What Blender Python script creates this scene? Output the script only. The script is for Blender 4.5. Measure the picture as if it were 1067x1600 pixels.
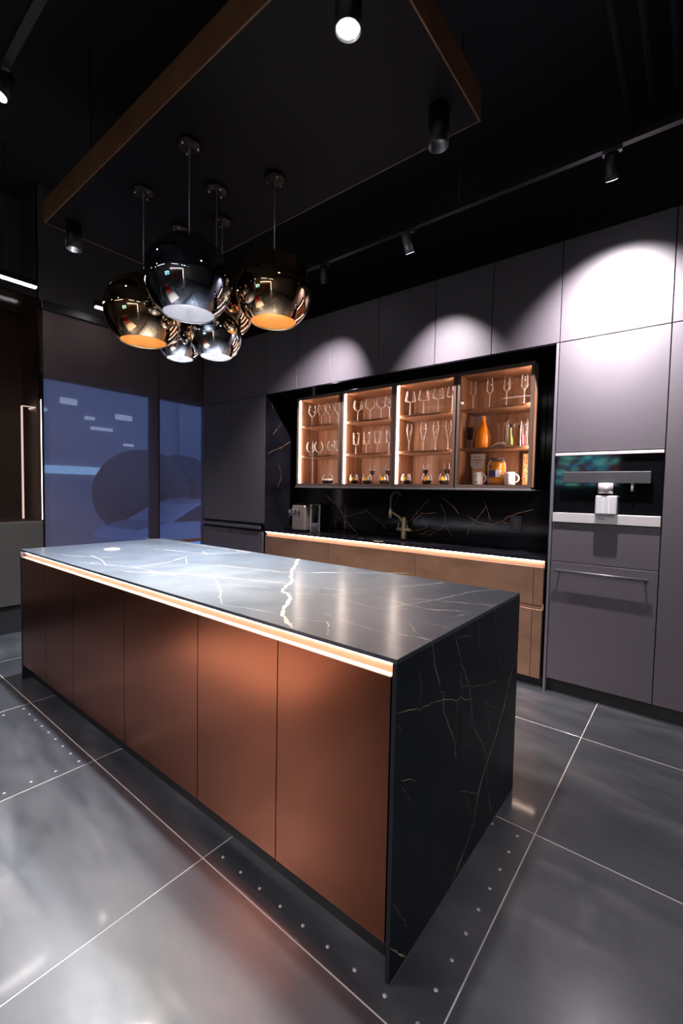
import bpy, bmesh, math, random
from mathutils import Vector, Matrix
random.seed(7)
for o in list(bpy.data.objects): bpy.data.objects.remove(o)
SC = bpy.context.scene
COL = SC.collection
# ---------------------------------------------------------------- camera
cam_d = bpy.data.cameras.new('camera'); cam = bpy.data.objects.new('camera', cam_d); COL.objects.link(cam)
cam_d.sensor_fit = 'HORIZONTAL'; cam_d.sensor_width = 36.0; cam_d.lens = 693.43 * 36.0 / 1067.0
cam_d.clip_start = 0.05; cam_d.clip_end = 200
R_ = Vector((0.78150239, 0.62361064, 0.0190731)); U_ = Vector((-0.04480212, 0.02560135, 0.99866778)); F_ = Vector((-0.62229156, 0.78131577, -0.04794659))
m = Matrix((R_, U_, -F_)).transposed().to_4x4(); m.translation = Vector((0.6048, -1.0097, 1.369)); cam.matrix_world = m
SC.camera = cam
# ---------------------------------------------------------------- view
SC.view_settings.view_transform = 'Standard'; SC.view_settings.look = 'None'
SC.view_settings.gamma = 1.0; SC.view_settings.use_curve_mapping = False
SC.view_settings.exposure = 0.0
# ---------------------------------------------------------------- dusk sky (only seen through the street window)
wd = bpy.data.worlds.new('dusk'); SC.world = wd; wd.use_nodes = True
wd.node_tree.nodes['Background'].inputs[0].default_value = (0.16, 0.235, 0.50, 1)
wd.node_tree.nodes['Background'].inputs[1].default_value = 2.9
# ---------------------------------------------------------------- lamp powers
P_TRACK, P_CAN, P_ROOM, P_PEND = 210.0, 120.0, 130.0, 170.0
def spot(parent, loc, target, energy, angle, blend=0.6, radius=0.03, color=(1, .93, .95)):
    d = bpy.data.lights.new('bulb', 'SPOT'); d.energy = energy; d.spot_size = math.radians(angle); d.spot_blend = blend
    d.shadow_soft_size = radius; d.color = color
    o = bpy.data.objects.new('bulb', d); COL.objects.link(o); o.parent = parent
    pl = Vector(loc) - (parent.location if parent else Vector((0, 0, 0)))
    dr = (Vector(target) - Vector(loc)).normalized()
    o.matrix_local = Matrix.Translation(pl) @ dr.to_track_quat('-Z', 'Y').to_matrix().to_4x4()
    return o

# ================================================================ materials
def new_mat(n):
    mt = bpy.data.materials.new(n); mt.use_nodes = True
    nt = mt.node_tree; b = nt.nodes['Principled BSDF']; return mt, nt, b
def N(nt, t, **kw):
    n = nt.nodes.new(t)
    for k, v in kw.items():
        if hasattr(n, k) and k not in ('Scale', 'Detail'): setattr(n, k, v)
    return n
def noise_col(nt, scale, detail, stops, vec_scale=(1, 1, 1), rough=.55, dist=0.0):
    tc = N(nt, 'ShaderNodeTexCoord'); mp = N(nt, 'ShaderNodeMapping'); mp.inputs['Scale'].default_value = vec_scale
    nz = N(nt, 'ShaderNodeTexNoise'); nz.inputs['Scale'].default_value = scale; nz.inputs['Detail'].default_value = detail
    nz.inputs['Roughness'].default_value = rough; nz.inputs['Distortion'].default_value = dist
    cr = N(nt, 'ShaderNodeValToRGB'); L = nt.links
    L.new(tc.outputs['Object'], mp.inputs[0]); L.new(mp.outputs[0], nz.inputs['Vector']); L.new(nz.outputs['Fac'], cr.inputs[0])
    e = cr.color_ramp.elements; e[0].position, e[0].color = stops[0][0], (*stops[0][1], 1); e[1].position, e[1].color = stops[-1][0], (*stops[-1][1], 1)
    for p, c in stops[1:-1]:
        q = e.new(p); q.color = (*c, 1)
    return cr, nz, mp
def mat(n, col, rough=.5, metal=0.0, emit=None, es=0.0, spec=.5, coat=0.0, noise=None, bump=None, rvar=None, aniso=0.0, **kw):
    mt, nt, b = new_mat(n)
    b.inputs['Base Color'].default_value = (*col, 1); b.inputs['Roughness'].default_value = rough; b.inputs['Metallic'].default_value = metal
    b.inputs['Specular IOR Level'].default_value = spec; b.inputs['Coat Weight'].default_value = coat; b.inputs['Coat Roughness'].default_value = kw.get('coat_rough', .08)
    b.inputs['Anisotropic'].default_value = aniso
    if emit: b.inputs['Emission Color'].default_value = (*emit, 1); b.inputs['Emission Strength'].default_value = es
    if noise:
        s, d, st, vs = noise; cr, nz, mp = noise_col(nt, s, d, st, vs); nt.links.new(cr.outputs[0], b.inputs['Base Color'])
    if rvar:
        s, lo, hi, vs = rvar; cr, nz, mp = noise_col(nt, s, 5, [(.3, (lo,) * 3), (.7, (hi,) * 3)], vs); nt.links.new(cr.outputs[0], b.inputs['Roughness'])
    if bump:
        s, st, dist, vs = bump; cr, nz, mp = noise_col(nt, s, 4, [(0, (0, 0, 0)), (1, (1, 1, 1))], vs)
        bp = N(nt, 'ShaderNodeBump'); bp.inputs['Strength'].default_value = st; bp.inputs['Distance'].default_value = dist
        nt.links.new(nz.outputs['Fac'], bp.inputs['Height']); nt.links.new(bp.outputs[0], b.inputs['Normal'])
    return mt
def glow(n, col, s):
    mt = bpy.data.materials.new(n); mt.use_nodes = True; nt = mt.node_tree
    for q in list(nt.nodes): nt.nodes.remove(q)
    e = N(nt, 'ShaderNodeEmission'); e.inputs[0].default_value = (*col, 1); e.inputs[1].default_value = s
    o = N(nt, 'ShaderNodeOutputMaterial'); nt.links.new(e.outputs[0], o.inputs[0]); return mt
def thin_glass(n, tint=(1, 1, 1), ior=1.45, rough=0.0, edge=0.0, edge_col=(1, 1, 1)):
    mt = bpy.data.materials.new(n); mt.use_nodes = True; nt = mt.node_tree
    for q in list(nt.nodes): nt.nodes.remove(q)
    t = N(nt, 'ShaderNodeBsdfTransparent'); t.inputs[0].default_value = (*tint, 1)
    g = N(nt, 'ShaderNodeBsdfGlossy'); g.inputs['Roughness'].default_value = rough
    f = N(nt, 'ShaderNodeFresnel'); f.inputs[0].default_value = ior
    mx = N(nt, 'ShaderNodeMixShader'); o = N(nt, 'ShaderNodeOutputMaterial'); L = nt.links
    L.new(f.outputs[0], mx.inputs[0]); L.new(t.outputs[0], mx.inputs[1]); L.new(g.outputs[0], mx.inputs[2])
    last = mx
    if edge > 0:
        lw = N(nt, 'ShaderNodeLayerWeight'); lw.inputs[0].default_value = .5
        pw = N(nt, 'ShaderNodeMath', operation='POWER'); pw.inputs[1].default_value = 2.6
        ml = N(nt, 'ShaderNodeMath', operation='MULTIPLY'); ml.inputs[1].default_value = edge
        df = N(nt, 'ShaderNodeAddShader'); d_ = N(nt, 'ShaderNodeBsdfDiffuse'); d_.inputs[0].default_value = (*edge_col, 1); e_ = N(nt, 'ShaderNodeBsdfTranslucent'); e_.inputs[0].default_value = (*edge_col, 1); L.new(d_.outputs[0], df.inputs[0]); L.new(e_.outputs[0], df.inputs[1])
        m2 = N(nt, 'ShaderNodeMixShader')
        L.new(lw.outputs['Facing'], pw.inputs[0]); L.new(pw.outputs[0], ml.inputs[0]); L.new(ml.outputs[0], m2.inputs[0]); L.new(mx.outputs[0], m2.inputs[1]); L.new(df.outputs[0], m2.inputs[2]); last = m2
    L.new(last.outputs[0], o.inputs[0]); return mt
M = {}
M['tile'] = mat('tile', (.05, .052, .06), .2, noise=(2.2, 5, [(.18, (.026, .030, .038)), (.44, (.044, .048, .058)), (.58, (.068, .070, .080)), (.78, (.140, .126, .132))], (.8, 2.6, 1)), rvar=(5, .28, .46, (.8, 3, 1)), bump=(420, .16, .0016, (1, 1, 1)), spec=.9, coat=.5, coat_rough=.075)
M['grout'] = mat('grout', (.66, .60, .58), .8)
M['dot'] = mat('dot', (.55, .52, .53), .4)
M['slab'] = mat('slab', (.02, .025, .035), .3, noise=(2.2, 9, [(.25, (.022, .030, .042)), (.5, (.032, .043, .060)), (.8, (.052, .064, .084))], (1, 1, 1)), rvar=(5, .38, .48, (1, 1, 1)), bump=(90, .03, .001, (1, 1, 1)), spec=1.0, coat=.35, coat_rough=.2)
M['slab_shaded'] = mat('slab_shaded', (.02, .025, .035), .4, noise=(2.2, 9, [(.25, (.006, .010, .014)), (.5, (.009, .014, .020)), (.8, (.018, .022, .030))], (1, 1, 1)), spec=.35)  # darker copy of slab, shade of the end face put into the colour
M['slab_dark'] = mat('slab_dark', (.008, .008, .012), .1, noise=(3, 8, [(.3, (.003, .003, .005)), (.8, (.016, .015, .020))], (1, 1, 1)), spec=.6)
M['vein'] = mat('vein', (.5, .40, .32), .45, spec=.3, noise=(14, 4, [(.3, (.22, .20, .19)), (.7, (.72, .62, .55))], (1, 1, 1)))
M['vein_main'] = mat('vein_main', (.50, .44, .38), .4, spec=.3)
M['vein_side'] = mat('vein_side', (.45, .36, .25), .35, noise=(14, 4, [(.3, (.14, .12, .09)), (.7, (.72, .55, .34))], (1, 1, 1)))
M['vein_gold'] = mat('vein_gold', (.4, .2, .08), .3, noise=(14, 4, [(.3, (.16, .07, .03)), (.75, (.85, .40, .17))], (1, 1, 1)))
M['bronze'] = mat('bronze', (.23, .085, .045), .24, metal=1.0, noise=(1.2, 6, [(.25, (.35, .120, .067)), (.75, (.47, .165, .095))], (1, 1, .5)), bump=(60, .02, .001, (6, 6, .3)), aniso=.35)
nt = M['bronze'].node_tree; cx = nt.nodes.new('ShaderNodeCombineXYZ'); cx.inputs[2].default_value = 1.0; nt.links.new(cx.outputs[0], nt.nodes['Principled BSDF'].inputs['Tangent'])
M['bronze_wall'] = mat('bronze_wall', (.30, .16, .10), .42, metal=.5, noise=(3.0, 8, [(.25, (.19, .10, .065)), (.75, (.34, .19, .125))], (1, 1, 2.0)), bump=(60, .03, .001, (6, 6, .3)))
M['channel'] = mat('channel', (.72, .42, .28), .4, metal=.4)
M['black'] = mat('black', (.004, .004, .005), .45)
M['gloss_black'] = mat('gloss_black', (.003, .003, .004), .05)
M['laminate'] = mat('laminate', (.072, .062, .074), .5, spec=.4, bump=(500, .03, .0005, (1, 1, 1)))
M['bar_grey'] = mat('bar_grey', (.03, .03, .036), .5)
M['lit_lip'] = mat('lit_lip', (.85, .56, .42), .5)  # pale peach, glow of the light strip put into the colour
M['laminate_edge'] = mat('laminate_edge', (.10, .09, .105), .5)
M['track_black'] = mat('track_black', (.012, .012, .014), .4)
M['handle'] = mat('handle', (.16, .15, .17), .35, metal=.6)
M['wood'] = mat('wood', (.36, .18, .10), .45, noise=(3.5, 8, [(.3, (.20, .085, .040)), (.55, (.34, .155, .078)), (.8, (.47, .235, .125))], (9, 9, .7)), bump=(40, .06, .001, (9, 9, .6)))
M['frame'] = mat('frame', (.085, .055, .045), .4, metal=.4)
M['steel'] = mat('steel', (.74, .68, .68), .32, metal=.55, bump=(80, .03, .0005, (.4, 1, 12)))
M['brewer'] = mat('brewer', (.36, .30, .28), .3, metal=.75)
M['chrome'] = mat('chrome', (.86, .87, .90), .03, metal=1.0)
M['smoke_chrome'] = mat('smoke_chrome', (.42, .47, .56), .035, metal=1.0)
M['gold_mirror'] = mat('gold_mirror', (.74, .50, .30), .035, metal=1.0)
M['gold'] = mat('gold', (.95, .72, .42), .38, metal=.7)
M['rubber'] = mat('rubber', (.09, .09, .11), .35)
M['white'] = mat('white', (.82, .80, .80), .35)
M['shade_white'] = mat('shade_white', (.80, .80, .83), .25, metal=.85)
M['shade_gold'] = mat('shade_gold', (1.0, .74, .44), .28, metal=.9)
M['ceil'] = mat('ceil', (.006, .006, .010), .8)
M['ceil_tile'] = mat('ceil_tile', (.012, .012, .018), .8)
M['raft_under'] = mat('raft_under', (.005, .0045, .006), .6, spec=.15)
M['raft_edge'] = mat('raft_edge', (.20, .085, .035), .5, noise=(5, 6, [(.3, (.13, .058, .026)), (.7, (.22, .098, .042))], (1, 1, 1)))
M['wallpaint'] = mat('wallpaint', (.006, .006, .008), .8)
M['showroom'] = mat('showroom', (.16, .14, .13), .7)
M['wallpanel'] = mat('wallpanel', (.055, .050, .047), .5)
M['wire'] = mat('wire', (.75, .75, .78), .35, metal=.8)
M['led'] = glow('led', (1.0, .79, .73), 50)
M['led_wall'] = glow('led_wall', (1.0, .80, .70), 38)
M['led_rear'] = glow('led_rear', (1.0, .95, .93), 9)
M['led_cab'] = glow('led_cab', (1.0, .84, .74), 65)
M['led_cab2'] = glow('led_cab2', (1.0, .84, .74), 130)
M['led_warm'] = glow('led_warm', (1.0, .72, .54), 9)
M['led_white'] = glow('led_white', (1.0, .93, .92), 40)
M['led_dim'] = glow('led_dim', (1.0, .86, .80), 7)
M['inner'] = mat('inner', (.55, .48, .44), .6)
M['lens'] = glow('lens', (.92, .93, 1.0), 30)
M['lens_dim'] = glow('lens_dim', (.72, .80, 1.0), 3.0)
M['bulb_cool'] = glow('bulb_cool', (.95, .96, 1.0), 18)
M['bulb_warm'] = glow('bulb_warm', (1.0, .82, .55), 16)
M['glassware'] = thin_glass('glassware', (.97, .97, .98), 1.4, 0.05, 1.0, (1, .95, .92))
mt = bpy.data.materials.new('glass_stem'); mt.use_nodes = True; M['glass_stem'] = mt; nt = mt.node_tree; b = nt.nodes['Principled BSDF']
b.inputs['Base Color'].default_value = (1, .96, .93, 1); b.inputs['Roughness'].default_value = .08; b.inputs['Alpha'].default_value = .55
M['pane'] = thin_glass('pane', (.95, .93, .92), 1.35)
M['dark_pane'] = thin_glass('dark_pane', (.34, .31, .30), 1.18, .12)
M['window_glass'] = thin_glass('window_glass', (.85, .9, .95), 1.45)
M['street'] = mat('street', (.38, .34, .36), .6)
M['facade'] = mat('facade', (.30, .32, .40), .8, noise=(.4, 3, [(.3, (.42, .43, .48)), (.7, (.56, .56, .60))], (1, 1, 1)))
M['car_paint'] = mat('car_paint', (.45, .60, .80), .2, metal=.2, coat=1.0)
M['car_glass'] = mat('car_glass', (.02, .03, .05), .05)
M['bush'] = mat('bush', (.13, .12, .13), .9)
M['band_glow'] = glow('band_glow', (.35, .60, 1.0), 2.0)
M['far_light'] = glow('far_light', (.6, .68, 1.0), 1.6)
# translucent screen fabric: open weave (see-through) with grey-brown threads
mt, nt, b = new_mat('screen_fabric'); M['screen'] = mt
for q in list(nt.nodes): nt.nodes.remove(q)
t = N(nt, 'ShaderNodeBsdfTransparent'); d = N(nt, 'ShaderNodeBsdfDiffuse'); tl = N(nt, 'ShaderNodeBsdfTranslucent')
d.inputs[0].default_value = (.16, .12, .125, 1); tl.inputs[0].default_value = (.62, .52, .55, 1)
a1 = N(nt, 'ShaderNodeMixShader'); a1.inputs[0].default_value = .35; a2 = N(nt, 'ShaderNodeMixShader'); a2.inputs[0].default_value = .50; o = N(nt, 'ShaderNodeOutputMaterial')
nt.links.new(d.outputs[0], a1.inputs[1]); nt.links.new(tl.outputs[0], a1.inputs[2]); nt.links.new(t.outputs[0], a2.inputs[1]); nt.links.new(a1.outputs[0], a2.inputs[2]); nt.links.new(a2.outputs[0], o.inputs[0])
# abstract picture on the showroom screen
mt, nt, b = new_mat('screen_picture'); M['picture'] = mt
cr, nz, mp = noise_col(nt, 2.2, 3, [(.38, (.0, .0, .0)), (.43, (.16, .02, .01)), (.49, (.0, .0, .0)), (.55, (.0, .30, .60)), (.59, (.25, .85, .50)), (.63, (.05, .0, .0))], (1.8, 1, 2.6), dist=1.5)
nt.links.new(cr.outputs[0], b.inputs['Emission Color']); b.inputs['Emission Strength'].default_value = 11.0; b.inputs['Base Color'].default_value = (0, 0, 0, 1)

# ================================================================ mesh helpers
class MB:
    def __init__(s): s.v, s.f, s.mi, s.sm = [], [], [], []
    def quad(s, a, b, c, d, mi=0): 
        n = len(s.v); s.v += [a, b, c, d]; s.f.append((n, n + 1, n + 2, n + 3)); s.mi.append(mi); s.sm.append(False); return s
    def box(s, x0, x1, y0, y1, z0, z1, mi=0, bev=0.0):
        if bev > 0:
            return s.bevbox(x0, x1, y0, y1, z0, z1, bev, mi)
        n = len(s.v)
        s.v += [(x0, y0, z0), (x1, y0, z0), (x1, y1, z0), (x0, y1, z0), (x0, y0, z1), (x1, y0, z1), (x1, y1, z1), (x0, y1, z1)]
        for q in ((0, 3, 2, 1), (4, 5, 6, 7), (0, 1, 5, 4), (1, 2, 6, 5), (2, 3, 7, 6), (3, 0, 4, 7)):
            s.f.append(tuple(n + i for i in q)); s.mi.append(mi); s.sm.append(False)
        return s
    def bevbox(s, x0, x1, y0, y1, z0, z1, b, mi=0):
        bm = bmesh.new(); bmesh.ops.create_cube(bm, size=1)
        bmesh.ops.scale(bm, vec=(x1 - x0, y1 - y0, z1 - z0), verts=bm.verts); bmesh.ops.translate(bm, vec=((x0 + x1) / 2, (y0 + y1) / 2, (z0 + z1) / 2), verts=bm.verts)
        bmesh.ops.bevel(bm, geom=bm.edges[:], offset=b, segments=1, affect='EDGES')
        s.frombm(bm, mi); bm.free(); return s
    def frombm(s, bm, mi=0, smooth=False):
        n = len(s.v); bm.verts.index_update()
        s.v += [tuple(v.co) for v in bm.verts]
        for f in bm.faces: s.f.append(tuple(n + v.index for v in f.verts)); s.mi.append(mi); s.sm.append(smooth)
    def lathe(s, prof, c=(0, 0, 0), seg=24, mi=0, axis='z', arc=None):
        n = len(s.v); k = len(prof)
        for i in range(seg):
            a = 2 * math.pi * i / seg
            for r, z in prof:
                p = (r * math.cos(a), r * math.sin(a), z)
                if axis == 'y': p = (p[0], p[2], p[1])
                if axis == 'x': p = (p[2], p[0], p[1])
                s.v.append((c[0] + p[0], c[1] + p[1], c[2] + p[2]))
        for i in range(seg):
            j = (i + 1) % seg
            for t in range(k - 1):
                if prof[t][0] < 1e-6 and prof[t + 1][0] < 1e-6: continue
                s.f.append((n + i * k + t, n + j * k + t, n + j * k + t + 1, n + i * k + t + 1)); s.mi.append(mi); s.sm.append(True)
        return s
    def tube(s, pts, r, seg=10, mi=0, cap=True):
        pts = [Vector(p) for p in pts]; n = len(s.v); rs = r if isinstance(r, (list, tuple)) else [r] * len(pts)
        up = Vector((0, 0, 1)); prev = None
        for i, p in enumerate(pts):
            t = (pts[min(i + 1, len(pts) - 1)] - pts[max(i - 1, 0)]).normalized()
            if prev is None:
                a = t.cross(up); a = t.cross(Vector((1, 0, 0))) if a.length < .05 else a
            else: a = prev - t * prev.dot(t)
            a.normalize(); prev = a; b = t.cross(a)
            for k in range(seg):
                q = p + (a * math.cos(2 * math.pi * k / seg) + b * math.sin(2 * math.pi * k / seg)) * rs[i]; s.v.append(tuple(q))
        for i in range(len(pts) - 1):
            for k in range(seg):
                l = (k + 1) % seg; s.f.append((n + i * seg + k, n + i * seg + l, n + (i + 1) * seg + l, n + (i + 1) * seg + k)); s.mi.append(mi); s.sm.append(True)
        if cap:
            s.f.append(tuple(n + k for k in range(seg))[::-1]); s.mi.append(mi); s.sm.append(False)
            e = n + (len(pts) - 1) * seg; s.f.append(tuple(e + k for k in range(seg))); s.mi.append(mi); s.sm.append(False)
        return s
    def cyl(s, c, r, z0, z1, seg=24, mi=0, r2=None):
        return s.lathe([(0, z0), (r, z0), (r2 if r2 is not None else r, z1), (0, z1)], (c[0], c[1], 0), seg, mi)
    def prism(s, poly, axis, a0, a1, mi=0):
        n = len(s.v); k = len(poly)
        def P(u, v, w): return (w, u, v) if axis == 'x' else ((u, w, v) if axis == 'y' else (u, v, w))
        s.v += [P(u, v, a0) for u, v in poly] + [P(u, v, a1) for u, v in poly]
        s.f.append(tuple(range(n, n + k))); s.f.append(tuple(range(n + 2 * k - 1, n + k - 1, -1)))
        for i in range(k): s.f.append((n + i, n + k + i, n + k + (i + 1) % k, n + (i + 1) % k))
        s.mi += [mi] * (k + 2); s.sm += [False] * (k + 2); return s
    def mesh(s, name, mats, off=(0, 0, 0), fix=True):
        me = bpy.data.meshes.new(name)
        me.from_pydata([(v[0] - off[0], v[1] - off[1], v[2] - off[2]) for v in s.v], [], s.f)
        for q in mats: me.materials.append(q)
        me.polygons.foreach_set('material_index', s.mi); me.polygons.foreach_set('use_smooth', s.sm)
        if fix:
            bm = bmesh.new(); bm.from_mesh(me); bmesh.ops.remove_doubles(bm, verts=bm.verts, dist=1e-6); bmesh.ops.recalc_face_normals(bm, faces=bm.faces); bm.to_mesh(me); bm.free()
        me.update(); return me
def wpos(p):
    v = Vector((0, 0, 0))
    while p is not None: v = v + p.location; p = p.parent
    return v
def part(name, mb, mats, parent=None, origin=None, label=None, fix=True):
    """links ONE mesh object; vertices are given in world space"""
    mats = mats if isinstance(mats, (list, tuple)) else [mats]
    mats = [M[q] if isinstance(q, str) else q for q in mats]
    pw = wpos(parent)
    if origin is None:
        xs = [v[0] for v in mb.v]; ys = [v[1] for v in mb.v]; zs = [v[2] for v in mb.v]
        origin = ((min(xs) + max(xs)) / 2, (min(ys) + max(ys)) / 2, min(zs))
    o = bpy.data.objects.new(name, mb.mesh(name, mats, origin, fix)); COL.objects.link(o); o.parent = parent
    o.location = Vector(origin) - pw
    if label: o['label'] = label
    return o
def thing(name, label, cat, loc, group=None):
    o = bpy.data.objects.new(name, None); COL.objects.link(o); o.location = loc; o.empty_display_size = .1
    o['label'] = label; o['category'] = cat
    if group: o['group'] = group
    return o
def tag(o, label, cat, group=None):
    o['label'] = label; o['category'] = cat
    if group: o['group'] = group
    return o
def struct(name, mb, mats, label=None):
    o = part(name, mb, mats); o['kind'] = 'structure'
    if label: o['label'] = label
    return o
def dup(root, loc, label, group=None):
    r = root.copy(); COL.objects.link(r); r.location = loc; r['label'] = label
    if group: r['group'] = group
    for ch in list(root.children):
        c = ch.copy(); COL.objects.link(c); c.parent = r
        for g in list(ch.children):
            e = g.copy(); COL.objects.link(e); e.parent = c
    return r
def ribbons(mb, lines, place, mi, jit=.0035, wscale=.001):
    """veins: thin jagged inlays on a slab face; place(u, v) gives the 3D point"""
    for w, pts in lines:
        P = []
        for (a, b), (c, d) in zip(pts[:-1], pts[1:]):
            L = math.hypot(c - a, d - b); k = max(1, int(L / .02))
            for i in range(k):
                t = i / k; P.append((a + (c - a) * t, b + (d - b) * t))
        P.append(pts[-1])
        Q = []
        for i, (a, b) in enumerate(P):
            j = jit if 0 < i < len(P) - 1 else 0
            Q.append((a + random.uniform(-j, j), b + random.uniform(-j, j)))
        n = len(mb.v); ww = []
        for i, q in enumerate(Q):
            a = Q[max(i - 1, 0)]; c = Q[min(i + 1, len(Q) - 1)]; dx, dy = c[0] - a[0], c[1] - a[1]; L = math.hypot(dx, dy) or 1
            h = w * wscale * random.uniform(.35, 1.1) * .5
            if i in (0, len(Q) - 1): h *= .3
            mb.v += [place(q[0] - dy / L * h, q[1] + dx / L * h), place(q[0] + dy / L * h, q[1] - dx / L * h)]
        for i in range(len(Q) - 1):
            mb.f.append((n + 2 * i, n + 2 * i + 1, n + 2 * i + 3, n + 2 * i + 2)); mb.mi.append(mi); mb.sm.append(False)
ORD = ['first', 'second', 'third', 'fourth', 'fifth', 'sixth']
VEINS_TOP = [
  (7, [(-1.396,1.063), (-1.082,0.681), (-0.937,0.547), (-0.812,0.352), (-0.727,0.317), (-0.642,0.226), (-0.574,0.125), (-0.474,0.052), (-0.399,0.009)]),
  (3, [(-1.201,0.292), (-0.991,0.163), (-0.912,0.099), (-0.819,0.046)]),
  (2.5, [(-1.574,0.560), (-1.338,0.619), (-1.123,0.671), (-0.615,1.138)]),
  (2.5, [(-1.747,0.104), (-1.464,0.278), (-1.171,0.385), (-0.896,0.489)]),
  (1.5, [(-0.749,0.343), (-0.617,0.448), (-0.527,0.571)]),
  (2, [(-3.194,0.954), (-2.909,0.968), (-2.670,0.995), (-1.845,1.043)]),
  (2, [(-2.441,0.218), (-2.197,0.182), (-1.985,0.112)]),
  (2, [(-1.813,0.197), (-1.859,0.425), (-1.978,0.625)]),
  (1.5, [(-2.682,0.063), (-2.471,0.140), (-2.177,0.308)]),
  (1.5, [(-2.215,0.064), (-1.813,0.197), (-1.407,0.222)]),
  (2, [(-2.455,0.655), (-1.996,0.779), (-1.845,1.043)]),
  (3, [(-2.138,0.845), (-1.963,0.762)]),
  (1.5, [(-1.215,0.105), (-1.116,0.255), (-0.882,0.368)]),
  (1.5, [(-0.475,0.098), (-0.354,0.137), (-0.259,0.025)]),
  (1.5, [(-0.810,0.031), (-0.684,0.073), (-0.548,0.096)]),
  (2, [(-0.179,0.171), (-0.072,0.193)]),
  (2, [(-1.891,0.557), (-1.724,0.464)]),
  (2.2, [(-0.436,0.556), (-0.274,0.532), (-0.183,0.519), (-0.033,0.605)]),
  (2, [(-0.312,0.426), (-0.236,0.649), (-0.177,0.924), (-0.107,1.057)]),
  (2, [(-0.321,0.626), (-0.183,0.688), (-0.002,0.751)]),
  (2.5, [(-0.178,0.172), (-0.103,0.196), (-0.002,0.206)]),
  (2, [(-0.147,0.323), (-0.113,0.280), (-0.065,0.235)]),
  (1.5, [(-0.091,0.093), (-0.065,0.079), (-0.019,0.095)]),
  (1.2, [(-0.135,0.358), (-0.003,0.357)]),
  (1.2, [(-0.605,0.438), (-0.328,0.395), (-0.237,0.479)]),
  (1.5, [(-0.838,0.481), (-0.611,0.558), (-0.450,0.851), (-0.358,1.042)]),
  (1.5, [(-0.460,0.793), (-0.416,0.883), (-0.352,1.027)]),
  (1.2, [(-0.060,0.494), (-0.042,0.567), (-0.033,0.605)]),
  (1.5, [(-0.449,0.208), (-0.279,0.178), (-0.178,0.172)]),
]
VEINS_SIDE = [
  (2.2, [(0.202,0.922), (0.215,0.885), (0.226,0.836), (0.254,0.782), (0.268,0.741), (0.291,0.728), (0.302,0.661), (0.335,0.605), (0.391,0.526), (0.412,0.443)]),
  (2, [(0.362,0.914), (0.377,0.878), (0.438,0.767), (0.500,0.684), (0.527,0.621), (0.543,0.525), (0.629,0.427), (0.704,0.336), (0.727,0.186), (0.786,0.045)]),
  (2.2, [(0.002,0.772), (0.076,0.755), (0.142,0.733), (0.258,0.716), (0.393,0.664), (0.433,0.664), (0.469,0.640), (0.535,0.620)]),
  (3, [(1.090,0.670), (0.970,0.569), (0.899,0.451), (0.776,0.336), (0.692,0.283), (0.632,0.217), (0.599,0.140), (0.564,0.098)]),
  (3, [(0.607,0.120), (0.518,0.065), (0.459,0.041), (0.404,-0.004)]),
  (2, [(0.458,0.052), (0.487,-0.016)]),
  (1.5, [(0.736,0.919), (0.761,0.845), (0.779,0.759)]),
  (1.2, [(0.130,0.860), (0.139,0.796), (0.143,0.732)]),
  (1.5, [(0.407,0.659), (0.398,0.595), (0.403,0.504)]),
  (1.5, [(0.425,0.759), (0.425,0.726), (0.446,0.668)]),
  (1.2, [(0.517,0.572), (0.487,0.501), (0.464,0.442)]),
  (1, [(0.555,0.916), (0.583,0.849), (0.598,0.773)]),
  (1, [(0.814,0.700), (0.872,0.614)]),
  (1, [(0.390,0.880), (0.507,0.862)]),
  (1.5, [(0.460,0.312), (0.550,0.261), (0.633,0.207)]),
  (1.5, [(0.513,0.269), (0.539,0.211), (0.574,0.154)]),
  (1.5, [(0.037,0.570), (0.077,0.552), (0.135,0.517)]),
  (1, [(0.042,0.551), (0.070,0.513), (0.100,0.471), (0.087,0.461)]),
  (1, [(0.444,0.697), (0.610,0.644), (0.805,0.601)]),
  (1, [(0.675,0.555), (0.708,0.484), (0.732,0.412)]),
  (3, [(0.003,0.109), (0.038,0.074), (0.063,0.038), (0.090,0.007)]),
  (1, [(0.667,0.558), (0.798,0.486)]),
  (1, [(0.860,0.905), (0.879,0.826)]),
  (1, [(0.009,0.239), (0.057,0.161), (0.100,0.093)]),
  (1, [(0.008,0.739), (0.021,0.720), (0.034,0.708)]),
]
VEINS_BACK = [
  (5, [(-2.628,1.325), (-2.418,1.179), (-2.335,1.043), (-2.158,0.916)]),
  (2, [(-2.072,1.178), (-1.889,1.054), (-1.801,0.986)]),
  (2, [(-2.415,1.069), (-2.072,1.163), (-2.036,1.194)]),
  (2, [(-1.566,1.067), (-1.450,1.190), (-1.342,1.308)]),
  (3, [(-1.500,1.091), (-1.419,1.164), (-1.270,1.184)]),
  (3, [(-1.232,1.337), (-1.116,1.262), (-1.044,1.182)]),
  (2, [(-1.229,1.266), (-1.178,1.175), (-1.181,1.096)]),
  (3, [(-0.977,1.172), (-0.896,1.126), (-0.743,1.102), (-0.671,1.139), (-0.599,1.119)]),
  (3, [(-0.671,1.139), (-0.555,1.205), (-0.410,1.247)]),
  (2, [(-0.826,1.316), (-0.776,1.194), (-0.764,1.133)]),
  (2, [(-0.798,1.255), (-0.946,1.059), (-0.965,0.994)]),
  (2, [(-1.506,0.993), (-1.369,1.030), (-1.340,1.059)]),
  (2, [(-1.337,0.965), (-1.166,1.070), (-1.106,0.970)]),
  (1.5, [(-2.834,0.798), (-2.535,0.935), (-2.177,0.914)]),
  (1.5, [(-1.662,1.378), (-1.724,1.235)]),
  (2, [(-1.458,0.955), (-1.280,1.036), (-1.222,1.027)]),
]
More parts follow.
